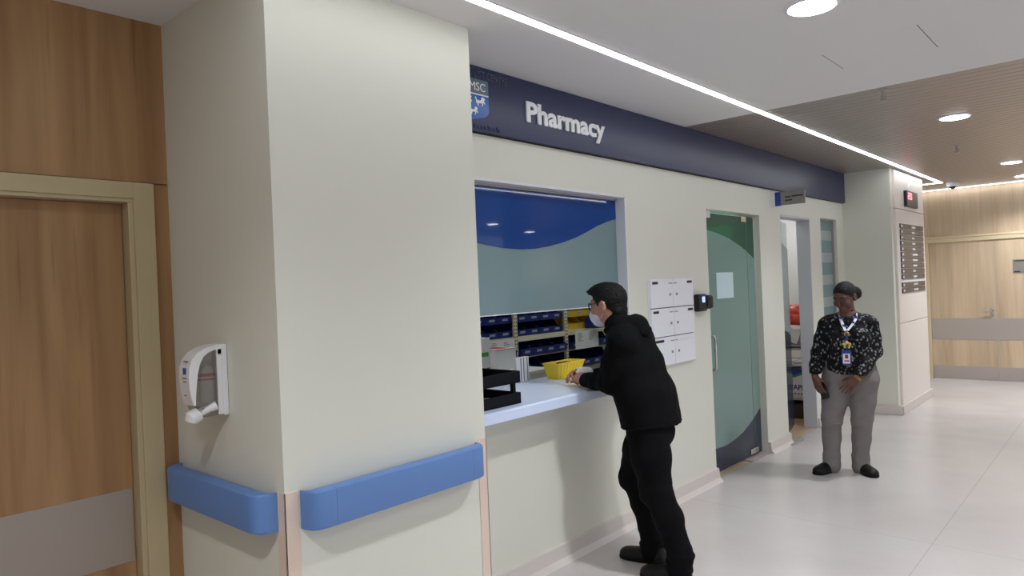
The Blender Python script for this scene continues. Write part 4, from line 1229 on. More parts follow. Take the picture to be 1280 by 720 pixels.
def vnormals(V, Fc):
    a = V[Fc[:, 2]] - V[Fc[:, 0]]; b = V[Fc[:, 3]] - V[Fc[:, 1]]
    fn = np.cross(a, b); N = np.zeros_like(V)
    for k in range(4): np.add.at(N, Fc[:, k], fn)
    return N / np.maximum(np.linalg.norm(N, axis=1, keepdims=True), 1e-9)

def to_mesh(name, V, Fc, mats, parent, fidx=None, extra=None):
    """extra: list of (verts, faces, material index) appended to the same mesh"""
    vs = V.tolist(); fs = Fc.tolist(); mi = [0] * len(fs) if fidx is None else list(fidx)
    for ev, ef, em in (extra or []):
        o = len(vs); vs += [list(p) for p in ev]; fs += [[i + o for i in f] for f in ef]; mi += [em] * len(ef)
    me = bpy.data.meshes.new(name)
    me.from_pydata(vs, [], fs)
    for m in mats: me.materials.append(m)
    me.polygons.foreach_set('material_index', mi)
    me.update()
    return link(name, me, parent, True)

def fold(V, N, amp, scale, direc, seed=0.0, mask=None):
    """cloth folds: ridged noise stretched along a direction"""
    d = nrm(direc)
    al = V @ d
    Q = V - np.outer(al, d)
    P = (Q * scale + np.outer(al, d) * scale * 0.28) + seed
    out = np.empty(len(V))
    nz = mnoise.noise
    for i, p in enumerate(P.tolist()):
        a = nz(p)
        out[i] = (1 - abs(a) * 2.2) * 0.6 + 0.4 * nz((p[0] * 2.1, p[1] * 2.1, p[2] * 2.1))
    if mask is not None: out = out * mask
    return V + N * (amp * out)[:, None]

def bump_mask(V, centers):
    m = np.zeros(len(V))
    for c, r, w_ in centers:
        m = np.maximum(m, w_ * np.exp(-((V - np.array(c)) ** 2).sum(1) / (2 * r * r)))
    return m

def frame(fwd, up=(0, 0, 1)):
    """rows: left, forward, up"""
    f = nrm(fwd); l = nrm(np.cross(up, f)); u = np.cross(f, l)
    return np.array([l, f, u])

def head_prims(B, c, A, s=1.0, female=False):
    """c: head centre; A rows = left, forward, up in world"""
    def P(l, f, u): return np.array(c) + s * (A[0] * l + A[1] * f + A[2] * u)
    E = lambda p, r, k=0.015, sub=False: B.ell(P(*p), np.array(r) * s, A, k, sub)
    E((0, -0.012, 0.035), (0.074, 0.094, 0.083), 0.02)          # cranium
    E((0, 0.030, 0.005), (0.064, 0.062, 0.078), 0.03)           # face
    E((0, 0.036, -0.052), (0.050, 0.046, 0.052), 0.03)          # jaw
    E((0, 0.074, -0.088), (0.022, 0.016, 0.016), 0.025)         # chin
    E((0, 0.082, 0.032), (0.050, 0.014, 0.014), 0.02)           # brow
    for x in (-1, 1):
        E((x * 0.030, 0.096, 0.010), (0.017, 0.012, 0.011), 0.012, True)   # eye socket
        E((x * 0.042, 0.070, -0.022), (0.022, 0.022, 0.020), 0.025)        # cheek
        E((x * 0.030, 0.078, 0.010), (0.013, 0.0125, 0.0125), 0.004)       # eyeball
        B.cone(P(x * 0.017, 0.0925, 0.0165), P(x * 0.043, 0.0855, 0.0165), 0.0045 * s, 0.004 * s, 0.004)   # upper lid
        # ear
        E((x * 0.080, -0.010, 0.000), (0.012, 0.021, 0.034), 0.008)
        E((x * 0.092, -0.002, 0.004), (0.007, 0.011, 0.019), 0.006, True)
        E((x * 0.010, 0.104, -0.026), (0.008, 0.009, 0.007), 0.006)        # nostril wing
    B.cone(P(0, 0.088, 0.020), P(0, 0.112, -0.020), 0.008 * s, 0.0115 * s, 0.010)   # nose
    B.cone(P(-0.018, 0.084, -0.052), P(0.018, 0.084, -0.052), 0.007 * s, 0.007 * s, 0.006)   # lips
    B.cone(P(-0.015, 0.083, -0.061), P(0.015, 0.083, -0.061), 0.008 * s, 0.008 * s, 0.006)
    return P

def hand_prims(B, w, A, curl=(0.5, 0.5, 0.5, 0.5), thumb=0.5, spread=0.1, s=1.0, hand=1):
    """w wrist; A rows = side (towards thumb), finger direction, back of hand; curl radians per joint"""
    sd, fd, bk = A
    P = lambda a, b, c: np.array(w) + s * (sd * a + fd * b + bk * c)
    B.cone(P(0, -0.02, 0), P(0.0, 0.03, 0), 0.026 * s, 0.030 * s, 0.015, (bk, 0.72))
    for x in (-0.028, -0.009, 0.010, 0.028):
        B.cone(P(x * 0.6, 0.01, 0), P(x, 0.085, 0.002), 0.017 * s, 0.0125 * s, 0.012)
    lens = ((0.042, 0.026, 0.022), (0.047, 0.030, 0.024), (0.044, 0.028, 0.023), (0.034, 0.021, 0.020))
    for i, x in enumerate((0.029, 0.010, -0.010, -0.028)):
        p = P(x, 0.086, 0.002); a = 0.0; sp = spread * (1.5 - i)
        d0 = fd * math.cos(sp) + sd * math.sin(sp)
        for j, L in enumerate(lens[i]):
            a += curl[i] * (0.75 if j == 0 else 1.0)
            dirv = d0 * math.cos(a) - bk * math.sin(a)
            q = p + dirv * L * s
            r0 = (0.0098, 0.0088, 0.0080)[j] * s; r1 = (0.0088, 0.0080, 0.0066)[j] * s
            B.cone(p, q, r0, r1, 0.004)
            p = q
    # thumb from the side of the palm near its base
    p = P(0.022, 0.022, -0.004)
    d = nrm(sd * 0.75 + fd * 0.62 - bk * 0.25); q = p + d * 0.042 * s
    B.cone(p, q, 0.015 * s, 0.0115 * s, 0.012)
    d = nrm(sd * (0.45 - 0.5 * thumb) + fd * 0.85 - bk * (0.1 + 0.5 * thumb)); r = q + d * 0.034 * s
    B.cone(q, r, 0.0112 * s, 0.0098 * s, 0.004)
    d = nrm(sd * (0.25 - 0.7 * thumb) + fd * 0.85 - bk * (0.1 + 0.7 * thumb)); t = r + d * 0.026 * s
    B.cone(r, t, 0.0098 * s, 0.0076 * s, 0.004)

def face_ids(V, Fc, c, A, s, open_eyes=True):
    """0 skin, 1 lips, 2 brows and lash line, 3 eye white"""
    M_ = V[Fc].mean(1) - np.array(c)
    l, f, u = (M_ @ A[0]) / s, (M_ @ A[1]) / s, (M_ @ A[2]) / s
    al = np.abs(l)
    out = np.zeros(len(Fc), int)
    front = f > 0.05
    out[front & (al < 0.019) & (u < -0.049) & (u > -0.066) & (f > 0.078)] = 1
    out[front & (al > 0.014) & (al < 0.048) & (u > 0.0285 - 0.1 * np.abs(al - 0.03)) & (u < 0.038 - 0.1 * np.abs(al - 0.03))] = 2
    out[front & (al > 0.018) & (al < 0.042) & (u > 0.0035) & (u < 0.0125)] = 3 if open_eyes else 0
    out[front & (al > 0.016) & (al < 0.044) & (u >= 0.0105) & (u < 0.0160)] = 2
    if open_eyes: out[front & (np.abs(al - 0.030) < 0.0055) & (u > 0.0035) & (u < 0.0125)] = 2
    else:
        out[front & (al > 0.016) & (al < 0.044) & (u >= 0.0085) & (u < 0.0160)] = 0
        out[front & (al > 0.016) & (al < 0.044) & (u > 0.0015) & (u < 0.0055)] = 2
    return out

def shoe(parent, heel, direc, L, w, up0=0.0, top=0.085):
    d = nrm(direc); sd = np.cross((0, 0, 1), d)
    P = lambda a, b, z: np.array(heel) + d * a + sd * b + np.array((0, 0, z + up0))
    B = Body(0.004)
    B.cone(P(0.045, 0, 0.045), P(L * 0.5, 0, 0.042), 0.036, 0.040, 0.03)
    B.cone(P(L * 0.45, 0, 0.036), P(L - 0.05, w * 0.04, 0.028), 0.040, 0.034, 0.03, ((0, 0, 1), 0.85))
    B.ell(P(L - 0.055, w * 0.05, 0.026), (0.055, w * 0.5, 0.030), np.array([d, sd, (0, 0, 1)]), 0.03)
    B.ell(P(L * 0.62, 0, 0.028), (0.07, w * 0.5, 0.034), np.array([d, sd, (0, 0, 1)]), 0.03)
    B.ell(P(0.05, 0, 0.032), (0.05, w * 0.40, 0.036), np.array([d, sd, (0, 0, 1)]), 0.02)
    B.cone(P(0.055, 0, 0.05), P(0.055, 0, top), 0.038, 0.040, 0.02)
    B.plane(P(0, 0, 0.012), (0, 0, -1))
    V, Fc = B.mesh(1)
    o = to_mesh('shoe', V, Fc, [M['shoe']], parent)
    B = Body(0.004)
    B.ell(P(L - 0.055, w * 0.05, 0.01), (0.060, w * 0.53, 0.05), np.array([d, sd, (0, 0, 1)]), 0.02)
    B.ell(P(L * 0.6, 0, 0.01), (0.08, w * 0.50, 0.05), np.array([d, sd, (0, 0, 1)]), 0.03)
    B.ell(P(0.052, 0, 0.01), (0.056, w * 0.43, 0.05), np.array([d, sd, (0, 0, 1)]), 0.02)
    B.cone(P(0.06, 0, 0.01), P(L * 0.55, 0, 0.01), 0.034, 0.036, 0.03)
    B.plane(P(0, 0, 0.0015), (0, 0, -1)); B.plane(P(0, 0, 0.02), (0, 0, 1))
    V, Fc = B.mesh(0)
    to_mesh('sole', V, Fc, [M['sole']], o)
    mb = MB()
    for k in range(4):
        a = L * 0.44 + k * 0.022
        mb.tube([P(a, -0.022, 0.074 - k * 0.0035), P(a + 0.004, 0, 0.082 - k * 0.0035), P(a, 0.022, 0.074 - k * 0.0035)], 0.0028, 6)
    mb.build('laces', M['shoe'], o, True)
    return o

# ---------------------------------------------------------------- the man leaning on the counter
man = empty('person', (0.45, 3.42, 0), 'person in black hooded jacket and face mask leaning on the pharmacy counter', 'person')
hc = np.array((0.262, 3.425, 1.488)); hA = frame((-0.985, -0.06, -0.10))
B = Body(0.0036)
hP = head_prims(B, hc, hA, 1.02)
B.cone((0.335, 3.425, 1.33), (0.285, 3.425, 1.44), 0.066, 0.058, 0.03)
# trunk, hidden by the jacket
B.chain([(0.39, 3.42, 1.28), (0.43, 3.42, 1.12), (0.49, 3.42, 0.94)], [0.09, 0.10, 0.11], 0.05, ((0, 1, 0), 1.25))
Ls, Le, Lw = np.array((0.450, 3.270, 1.285)), np.array((0.335, 3.300, 1.062)), np.array((0.095, 3.375, 1.050))
Rs, Re, Rw = np.array((0.375, 3.575, 1.28)), np.array((0.260, 3.645, 1.070)), np.array((0.055, 3.515, 1.058))
for a, b, c in ((Ls, Le, Lw), (Rs, Re, Rw)):
    B.chain([a, b, c], [0.045, 0.038, 0.027], 0.03)
LH = (np.array((0.52, 3.335, 0.90)), np.array((0.575, 3.345, 0.48)), np.array((0.705, 3.352, 0.10)))
RH = (np.array((0.455, 3.515, 0.90)), np.array((0.325, 3.530, 0.475)), np.array((0.445, 3.510, 0.095)))
for hp, kn, an in (LH, RH):
    B.chain([hp, kn, an], [0.075, 0.05, 0.036], 0.03)
    B.cone(an, an + np.array((-0.08, 0, -0.05)), 0.030, 0.022, 0.02)
# hands clasped around a folded tissue
dL = nrm((-0.86, 0.46, 0.16)); bkL = nrm(np.array((-0.30, -0.60, 0.72)) - dL * (np.array((-0.30, -0.60, 0.72)) @ dL)); sdL = np.cross(dL, bkL)
if sdL[2] < 0: sdL = -sdL
hand_prims(B, Lw + dL * 0.012, (sdL, dL, bkL), (0.80, 0.85, 0.90, 0.95), 0.6, 0.03, 0.98)
dR = nrm((-0.72, -0.68, 0.22)); bkR = nrm(np.array((-0.35, 0.45, 0.8)) - dR * (np.array((-0.35, 0.45, 0.8)) @ dR)); sdR = np.cross(dR, bkR)
if sdR[0] > 0: sdR = -sdR
hand_prims(B, Rw + dR * 0.012, (sdR, dR, bkR), (0.62, 0.68, 0.72, 0.78), 0.4, 0.04, 0.98)
V, Fc = keep_main(*B.mesh(1))
ids = face_ids(V, Fc, hc, hA, 1.02)
to_mesh('body', V, Fc, [M['skin_man'], M['lip'], M['brow'], M['eye']], man, ids)

def in_head(c, A, s):
    return lambda l, f, u: np.array(c) + s * (A[0] * l + A[1] * f + A[2] * u)
# hair
B = Body(0.004); s = 1.02
B.ell(hP(0, -0.016, 0.040), np.array((0.083, 0.103, 0.092)) * s, hA, 0.01)
B.ell(hP(0, 0.035, 0.098), np.array((0.062, 0.062, 0.034)) * s, hA, 0.03)
B.ell(hP(0, 0.082, 0.090), np.array((0.050, 0.034, 0.020)) * s, hA, 0.02)
B.ell(hP(0, -0.070, -0.035), np.array((0.060, 0.036, 0.050)) * s, hA, 0.02)
B.ell(hP(0, 0.096, -0.012), np.array((0.085, 0.056, 0.088)) * s, hA, 0.012, True)
for x in (-1, 1):
    B.ell(hP(x * 0.085, 0.012, -0.024), np.array((0.034, 0.050, 0.056)) * s, hA, 0.008, True)
    B.cone(hP(x * 0.073, 0.026, 0.03), hP(x * 0.072, 0.024, 0.004), 0.006, 0.004, 0.008)
B.plane(hP(0, -0.05, -0.082), -hA[2] + 0.35 * hA[1])
V, Fc = keep_main(*B.mesh(1)); N = vnormals(V, Fc)
V = fold(V, N, 0.0045, 70, hA[1] * 0.8 - hA[2] * 0.5, 3.0)
to_mesh('hair', V, Fc, [M['hair']], man)
# spiky fringe strands
mb = MB(); r = random.Random(5)
for i in range(34):
    l = r.uniform(-0.06, 0.06); f0 = r.uniform(0.03, 0.085); u0 = 0.112 - 0.35 * max(0, f0 - 0.05) - 3.0 * l * l
    p0 = hP(l, f0, u0 - 0.008); L_ = r.uniform(0.018, 0.034)
    p1 = hP(l + r.uniform(-.006, .006), f0 + L_ * 0.7, u0 + r.uniform(-0.004, 0.008)); p2 = hP(l + r.uniform(-.01, .01), f0 + L_ * 1.25, u0 - r.uniform(0.0, 0.012))
    mb.tube([p0, p1, p2], [0.006, 0.0045, 0.0008], 6)
mb.build('fringe', M['hair'], man, True)

# face mask
B = Body(0.003)
B.ell(hP(0, 0.066, -0.052), np.array((0.058, 0.058, 0.050)) * s, hA, 0.02)
B.cone(hP(0, 0.100, -0.014), hP(0, 0.118, -0.040), 0.012, 0.014, 0.02)
B.ell(hP(0, 0.060, -0.092), np.array((0.036, 0.034, 0.022)) * s, hA, 0.03)
B.plane(hP(0, 0.030, -0.05), -hA[1] + 0.15 * hA[2]); B.plane(hP(0, 0.1, -0.004), hA[2] - 0.25 * hA[1])
V, Fc = keep_main(*B.mesh(1)); N = vnormals(V, Fc)
V = fold(V, N, 0.0016, 60, hA[0], 1.0)
mk = to_mesh('face_mask', V, Fc, [M['mask']], man)
for x in (-1, 1):
    MB().tube([hP(x * 0.050, 0.052, -0.024), hP(x * 0.068, 0.030, -0.002), hP(x * 0.083, -0.006, 0.030), hP(x * 0.086, -0.024, 0.020), hP(x * 0.083, -0.028, -0.010), hP(x * 0.072, 0.0, -0.045), hP(x * 0.050, 0.045, -0.075)], 0.0019, 6).build('ear_loop', M['mask'], mk, True)
# glasses
gl = None
def rim(x):
    pts = []
    for k in range(20):
        a = 2 * PI * k / 20
        ca, sa = math.cos(a), math.sin(a)
        rr = 1 / ((abs(ca) ** 4 + abs(sa) ** 4) ** 0.25)
        l = x * (0.034 + 0.0265 * ca * rr); u = 0.008 + 0.0195 * sa * rr
        pts.append(hP(l, 0.1065 - 1.8 * (abs(l) - 0.008) ** 2 * 2.6, u))
    return pts
mb = MB().tube(rim(1), 0.0030, 6, True).tube(rim(-1), 0.0030, 6, True).tube([hP(0.009, 0.1065, 0.014), hP(0, 0.110, 0.018), hP(-0.009, 0.1065, 0.014)], 0.0026, 6)
gl = mb.build('glasses', M['black'], man, True)
for x in (-1, 1):
    MB().tube([hP(x * 0.060, 0.0945, 0.018), hP(x * 0.072, 0.082, 0.019), hP(x * 0.079, 0.04, 0.020), hP(x * 0.083, -0.01, 0.026), hP(x * 0.082, -0.035, 0.008)], 0.0027, 6).build('temple', M['black'], gl, True)
    pts = rim(x); n = len(pts)
    MB().raw(pts + [np.mean(pts, 0)], [(k, (k + 1) % n, n) for k in range(n)]).build('lens', clear_mat('lens_%d' % (x + 1), (0.9, 0.92, 0.95, 1), 0.2), gl)

# jacket with hood
B = Body(0.006)
fl = ((0, 1, 0), 1.25)
B.cone((0.395, 3.42, 1.285), (0.432, 3.42, 1.15), 0.122, 0.138, 0.05, fl)
B.cone((0.432, 3.42, 1.15), (0.490, 3.42, 0.98), 0.138, 0.150, 0.05, fl)
B.cone((0.490, 3.42, 0.98), (0.518, 3.42, 0.845), 0.150, 0.155, 0.04, fl)
B.cone((0.425, 3.32, 1.330), (0.385, 3.52, 1.315), 0.066, 0.062, 0.06)
B.cone((0.375, 3.42, 1.33), (0.322, 3.42, 1.385), 0.095, 0.076, 0.04)
for a, b, c in ((Ls, Le, Lw), (Rs, Re, Rw)):
    m = (b - c) * 0.12 + c
    B.chain([a, a * 0.5 + b * 0.5, b], [0.082, 0.070, 0.060], 0.05)
    B.chain([b, b * 0.5 + c * 0.5, m], [0.060, 0.050, 0.040], 0.02)
B.cone(hc + np.array((0.02, 0, -0.06)), (0.335, 3.425, 1.36), 0.060, 0.062, 0.012, None, True)
B.plane((0.49, 3.42, 0.812), (0.10, 0, -1))
V, Fc = keep_main(*B.mesh(1)); N = vnormals(V, Fc)
msk = 0.35 + bump_mask(V, [(Le, 0.09, 1.0), (Re, 0.09, 1.0), ((0.51, 3.42, 0.88), 0.18, 0.6), (Lw, 0.08, 0.7)])
V = fold(V, N, 0.010, 13, (0.35, 0.55, 0.75), 2.0, msk)
V[:, 2] = np.where((np.abs(V[:, 0]) < 2) & (V[:, 2] < 1.003) & (V[:, 0] < 0.175), 1.003, V[:, 2])
jk = to_mesh('hooded_jacket', V, Fc, [M['jacket']], man)
mb = MB().tube([(0.520 + 0.153 * math.cos(a), 3.42 + 0.192 * math.sin(a), 0.828 + 0.017 * math.cos(a)) for a in np.linspace(0, 2 * PI, 41)[:-1]], 0.0065, 6, True)
mb.build('hem_band', M['jacket'], jk, True)
B = Body(0.005)
B.cone((0.385, 3.325, 1.385), (0.452, 3.42, 1.375), 0.046, 0.054, 0.03)
B.cone((0.452, 3.42, 1.372), (0.385, 3.505, 1.385), 0.050, 0.040, 0.03)
B.cone((0.450, 3.42, 1.372), (0.505, 3.42, 1.338), 0.050, 0.030, 0.03, ((0, 1, 0), 1.9))
B.cone((0.390, 3.335, 1.390), (0.300, 3.345, 1.350), 0.034, 0.020, 0.03)
B.cone((0.390, 3.505, 1.390), (0.300, 3.495, 1.350), 0.034, 0.020, 0.03)
B.cone(hc + np.array((0.02, 0, -0.06)), (0.335, 3.425, 1.36), 0.058, 0.060, 0.012, None, True)
V, Fc = keep_main(*B.mesh(1)); N = vnormals(V, Fc)
V = fold(V, N, 0.007, 16, (0.3, 0.9, 0.1), 6.0)
to_mesh('hood', V, Fc, [M['jacket']], jk)

# trousers
B = Body(0.006)
B.cone((0.510, 3.42, 0.885), (0.515, 3.42, 0.79), 0.098, 0.126, 0.04, ((0, 1, 0), 1.25))
for hp, kn, an in (LH, RH):
    h2 = hp + np.array((0.01, (0.012 if hp[1] < 3.42 else -0.012), -0.06))
    B.chain([h2, h2 * 0.5 + kn * 0.5, kn], [0.102, 0.106, 0.084], 0.03)
    calf = kn * 0.62 + an * 0.38 + np.array((0.022, 0, 0))
    B.chain([kn, calf, an + np.array((0.0, 0, 0.045))], [0.080, 0.074, 0.062], 0.03)
    B.chain([an + np.array((0.0, 0, 0.05)), an + np.array((-0.010, 0, -0.034))], [0.062, 0.064], 0.02)
    for q in range(3):
        z = an[2] + 0.015 + q * 0.038
        B.ell((an[0] - 0.012 + 0.02 * (q % 2), an[1], z), (0.068, 0.062, 0.015), None, 0.014)
    # slack at the knee
    B.ell(kn + np.array((-0.022, 0, -0.03)), (0.062, 0.066, 0.05), None, 0.03)
V, Fc = keep_main(*B.mesh(1)); N = vnormals(V, Fc)
msk = 0.45 + bump_mask(V, [(LH[1], 0.1, 0.8), (RH[1], 0.1, 0.8), (LH[2], 0.1, 0.9), (RH[2], 0.1, 0.9)])
V = fold(V, N, 0.010, 12, (0.6, 0.3, 0.55), 5.0, msk)
to_mesh('trousers', V, Fc, [M['trouser_black']], man)
shoe(man, (0.770, 3.352, 0.0), (-1, -0.08, 0), 0.295, 0.105)
shoe(man, (0.530, 3.510, 0.0), (-1, -0.05, 0), 0.295, 0.105)

# folded tissue in his hands
B = Body(0.004)
tc_ = Lw + dL * 0.080 + np.array((0.014, 0.030, 0.022))
B.ell(tc_, (0.040, 0.034, 0.030), None, 0.01); B.ell(tc_ + np.array((0.03, 0.012, 0.004)), (0.036, 0.028, 0.026), None, 0.015)
V, Fc = B.mesh(1); N = vnormals(V, Fc); V = fold(V, N, 0.004, 45, (1, 0, 0), 8.0)
tag(to_mesh('folded_tissue', V, Fc, [M['tissue']], None), 'white crumpled tissue held in the clasped hands of the leaning man', 'tissue')

# ---------------------------------------------------------------- the woman standing by the open door
W0_ = np.array((0.765, 6.02, 0.0))
wu = np.array((0.956, 0.295, 0.0)); wf = np.array((0.295, -0.956, 0.0))
def WP(u, f, z): return W0_ + wu * u + wf * f + np.array((0, 0, z))
wom = empty('person', tuple(WP(0, 0, 0)), 'person in black floral shirt and grey trousers standing with a phone', 'person')
hc = WP(0.030, 0.030, 1.424); yaw = math.radians(30)
fd = wf * math.cos(yaw) - wu * math.sin(yaw)
hA = frame(fd * math.cos(0.36) + np.array((0, 0, -math.sin(0.36))))
# a little tilt
B = Body(0.0036); s = 0.98
hP = head_prims(B, hc, hA, s, True)
B.cone(WP(0.045, -0.03, 1.25), WP(0.042, -0.005, 1.37), 0.058, 0.052, 0.03)
B.chain([WP(0.045, -0.01, 1.22), WP(0.045, 0.0, 1.05), WP(0.045, 0.0, 0.82)], [0.09, 0.10, 0.11], 0.05, (wu, 1.3))
RA = [WP(-0.122, -0.01, 1.205), WP(-0.184, -0.01, 0.975), WP(-0.215, 0.095, 0.795)]
LA = [WP(0.208, -0.01, 1.205), WP(0.228, 0.0, 0.985), WP(0.105, 0.19, 0.812)]
for ch in (RA, LA):
    B.chain(ch, [0.042, 0.035, 0.0245], 0.03)
RL = [WP(-0.045, 0, 0.80), WP(-0.105, 0.03, 0.435), WP(-0.118, -0.01, 0.085)]
LL = [WP(0.135, 0, 0.80), WP(0.118, 0.02, 0.435), WP(0.098, -0.05, 0.085)]
for ch in (RL, LL):
    B.chain(ch, [0.075, 0.05, 0.034], 0.03)
    B.cone(ch[2], ch[2] + wf * 0.06 + np.array((0, 0, -0.045)), 0.028, 0.02, 0.02)
def axes(d, bk, side):
    d = nrm(d); bk = nrm(np.array(bk) - d * (np.array(bk) @ d)); sd = np.cross(d, bk)
    if sd @ np.array(side) < 0: sd = -sd
    return sd, d, bk
# right hand holding the phone: fingers down, back of the hand outwards
aR = axes(np.array((0, 0, -1)) * 0.93 + wf * 0.22 + wu * 0.28, -wu * 0.62 + wf * 0.80, wu)
hand_prims(B, RA[2] + aR[1] * 0.012, aR, (0.38, 0.42, 0.46, 0.5), 0.35, 0.03, 0.92)
aL = axes(-wu * 0.66 + np.array((0, 0, -0.72)) + wf * 0.12, wf * 0.85 + wu * 0.1 + np.array((0, 0, 0.45)), -wu * 0.5 + wf)
aL = axes(aL[1], aL[2], np.array((0, 0, 1)) - wu * 0.6)
hand_prims(B, LA[2] + aL[1] * 0.012, aL, (0.14, 0.18, 0.22, 0.26), 0.1, 0.10, 0.92)
V, Fc = keep_main(*B.mesh(1))
ids = face_ids(V, Fc, hc, hA, s, False)
to_mesh('body', V, Fc, [M['skin_woman'], M['lip'], M['brow'], M['eye']], wom, ids)
# hair pulled back into a low bun
B = Body(0.004)
B.ell(hP(0, -0.014, 0.040), np.array((0.082, 0.101, 0.090)) * s, hA, 0.01)
B.ell(hP(0, -0.060, -0.005), np.array((0.068, 0.055, 0.060)) * s, hA, 0.02)
B.ell(hP(0.046, -0.092, 0.002), np.array((0.046, 0.042, 0.054)) * s, hA, 0.02)
B.ell(hP(0, 0.098, -0.014), np.array((0.078, 0.062, 0.088)) * s, hA, 0.012, True)
for x in (-1, 1):
    B.ell(hP(x * 0.082, 0.020, -0.045), np.array((0.030, 0.050, 0.052)) * s, hA, 0.01, True)
V, Fc = keep_main(*B.mesh(1)); N = vnormals(V, Fc)
V = fold(V, N, 0.0025, 75, hA[1], 4.0)
to_mesh('hair', V, Fc, [M['hair']], wom)
# shirt
B = Body(0.006)
fw = (wu, 1.32)
B.cone(WP(0.045, -0.01, 1.195), WP(0.045, 0.015, 1.05), 0.108, 0.118, 0.05, fw)
B.cone(WP(0.045, 0.015, 1.05), WP(0.043, 0.01, 0.87), 0.118, 0.133, 0.05, (wu, 1.35))
B.cone(WP(-0.085, -0.02, 1.232), WP(0.172, -0.02, 1.232), 0.052, 0.052, 0.05)
B.cone(WP(0.045, -0.025, 1.24), WP(0.044, -0.010, 1.305), 0.082, 0.060, 0.02)
for x in (-0.035, 0.125):
    B.ell(WP(x, 0.085, 1.095), (0.070, 0.070, 0.075), None, 0.05)
for ch in (RA, LA):
    a, b, c = ch; m = c + (b - c) * 0.08
    B.chain([a, a * 0.5 + b * 0.5, b], [0.060, 0.055, 0.052], 0.03)
    B.chain([b, b * 0.45 + c * 0.55, m], [0.052, 0.050, 0.042], 0.025)
B.plane(WP(0, 0, 0.815), (0, 0, -1))
V, Fc = keep_main(*B.mesh(1)); N = vnormals(V, Fc)
msk = 0.5 + bump_mask(V, [(RA[1], 0.09, 0.8), (LA[1], 0.09, 0.8), (WP(0.045, 0.1, 0.88), 0.15, 0.6)])
V = fold(V, N, 0.008, 14, (0.2, 0.1, 0.9), 9.0, msk)
sh = to_mesh('floral_shirt', V, Fc, [M['floral']], wom)
MB().tube([WP(0.044 + 0.066 * math.cos(a), -0.012 + 0.064 * math.sin(a), 1.298 - 0.012 * math.sin(a)) for a in np.linspace(0, 2 * PI, 33)[:-1]], 0.009, 8, True).build('collar', M['black_matte'], sh, True)
# trousers
B = Body(0.006)
B.cone(WP(0.045, 0.0, 0.88), WP(0.045, -0.01, 0.78), 0.125, 0.138, 0.04, (wu, 1.52))
for ch, sx in ((RL, -1), (LL, 1)):
    h2 = ch[0] + np.array((0, 0, -0.05))
    B.chain([h2, h2 * 0.5 + ch[1] * 0.5, ch[1]], [0.118, 0.098, 0.076], 0.025)
    B.chain([ch[1], ch[1] * 0.55 + ch[2] * 0.45 - wf * 0.015, ch[2] + np.array((0, 0, 0.03))], [0.076, 0.070, 0.060], 0.02)
    B.chain([ch[2] + np.array((0, 0, 0.035)), ch[2] + wf * 0.014 + np.array((0, 0, -0.034))], [0.062, 0.068], 0.02)
    tR = np.array([nrm(wu + np.array((0, 0, 0.22 * sx))), wf, nrm(np.array((0, 0, 1)) - wu * 0.22 * sx)])
    B.ell(ch[1] + wf * 0.016 + np.array((0, 0, 0.016)), (0.076, 0.074, 0.012), tR, 0.016)
    B.ell(ch[1] + wf * 0.018 - wu * sx * 0.02 + np.array((0, 0, -0.018)), (0.062, 0.066, 0.010), tR.T @ np.diag([1, 1, 1]) if False else tR, 0.016)
    B.ell(ch[2] + np.array((0, 0, 0.05)), (0.064, 0.066, 0.012), None, 0.014)
V, Fc = keep_main(*B.mesh(1)); N = vnormals(V, Fc)
msk = 0.35 + bump_mask(V, [(RL[1], 0.09, 0.9), (LL[1], 0.09, 0.9), (RL[2], 0.09, 0.8), (LL[2], 0.09, 0.8), (WP(0.045, 0.1, 0.72), 0.09, 0.7)])
V = fold(V, N, 0.007, 14, (0.8, 0.3, 0.4), 11.0, msk)
to_mesh('trousers', V, Fc, [M['trouser_grey']], wom)
shoe(wom, WP(-0.088, -0.045, 0), wf * 0.72 - wu * 0.62, 0.245, 0.09)
shoe(wom, WP(0.075, -0.095, 0), wf * 0.86 + wu * 0.48, 0.245, 0.09)
# lanyard, reel and badge
def front(u, z, o=0.0):
    """a point just in front of the chest"""
    t = (z - 0.87) / (1.24 - 0.87)
    d = 0.145 + 0.030 * math.exp(-((z - 1.09) / 0.085) ** 2) - 0.075 * max(0.0, (z - 1.14) / 0.11) ** 1.3
    return WP(u, d + o, z)
def ribbon(pts, w, mat, name, parent, th=0.0016):
    mb = MB(); n = len(pts)
    vs = []
    for p in pts:
        p = np.array(p)
        for du, df in ((-w / 2, 0), (w / 2, 0), (w / 2, th), (-w / 2, th)):
            vs.append(p + wu * du + wf * df)
    fs = []
    for i in range(n - 1):
        for k in range(4):
            fs.append((i * 4 + k, i * 4 + (k + 1) % 4, i * 4 + 4 + (k + 1) % 4, i * 4 + 4 + k))
    fs += [(3, 2, 1, 0), tuple((n - 1) * 4 + k for k in range(4))]
    return mb.raw(vs, fs).build(name, mat, parent)
ln = ribbon([WP(0.098, -0.035, 1.312), WP(0.106, 0.030, 1.292), front(0.098, 1.245, 0.012), front(0.070, 1.205, 0.010), front(0.036, 1.165, 0.009)], 0.021, M['lanyard'], 'lanyard', wom)
ribbon([WP(-0.008, -0.035, 1.312), WP(-0.012, 0.030, 1.292), front(-0.006, 1.245, 0.012), front(0.008, 1.205, 0.010), front(0.024, 1.165, 0.009)], 0.021, M['lanyard'], 'lanyard_strap', ln)
for u, z in ((0.100, 1.262), (0.080, 1.222), (-0.010, 1.258), (0.012, 1.200)):
    MB().box(-0.011, 0.011, -0.001, 0.0008, -0.013, 0.013, mat=Matrix.Translation(Vector(front(u, z, 0.0132)))).build('lanyard_logo', M['lanyard_blue'], ln)
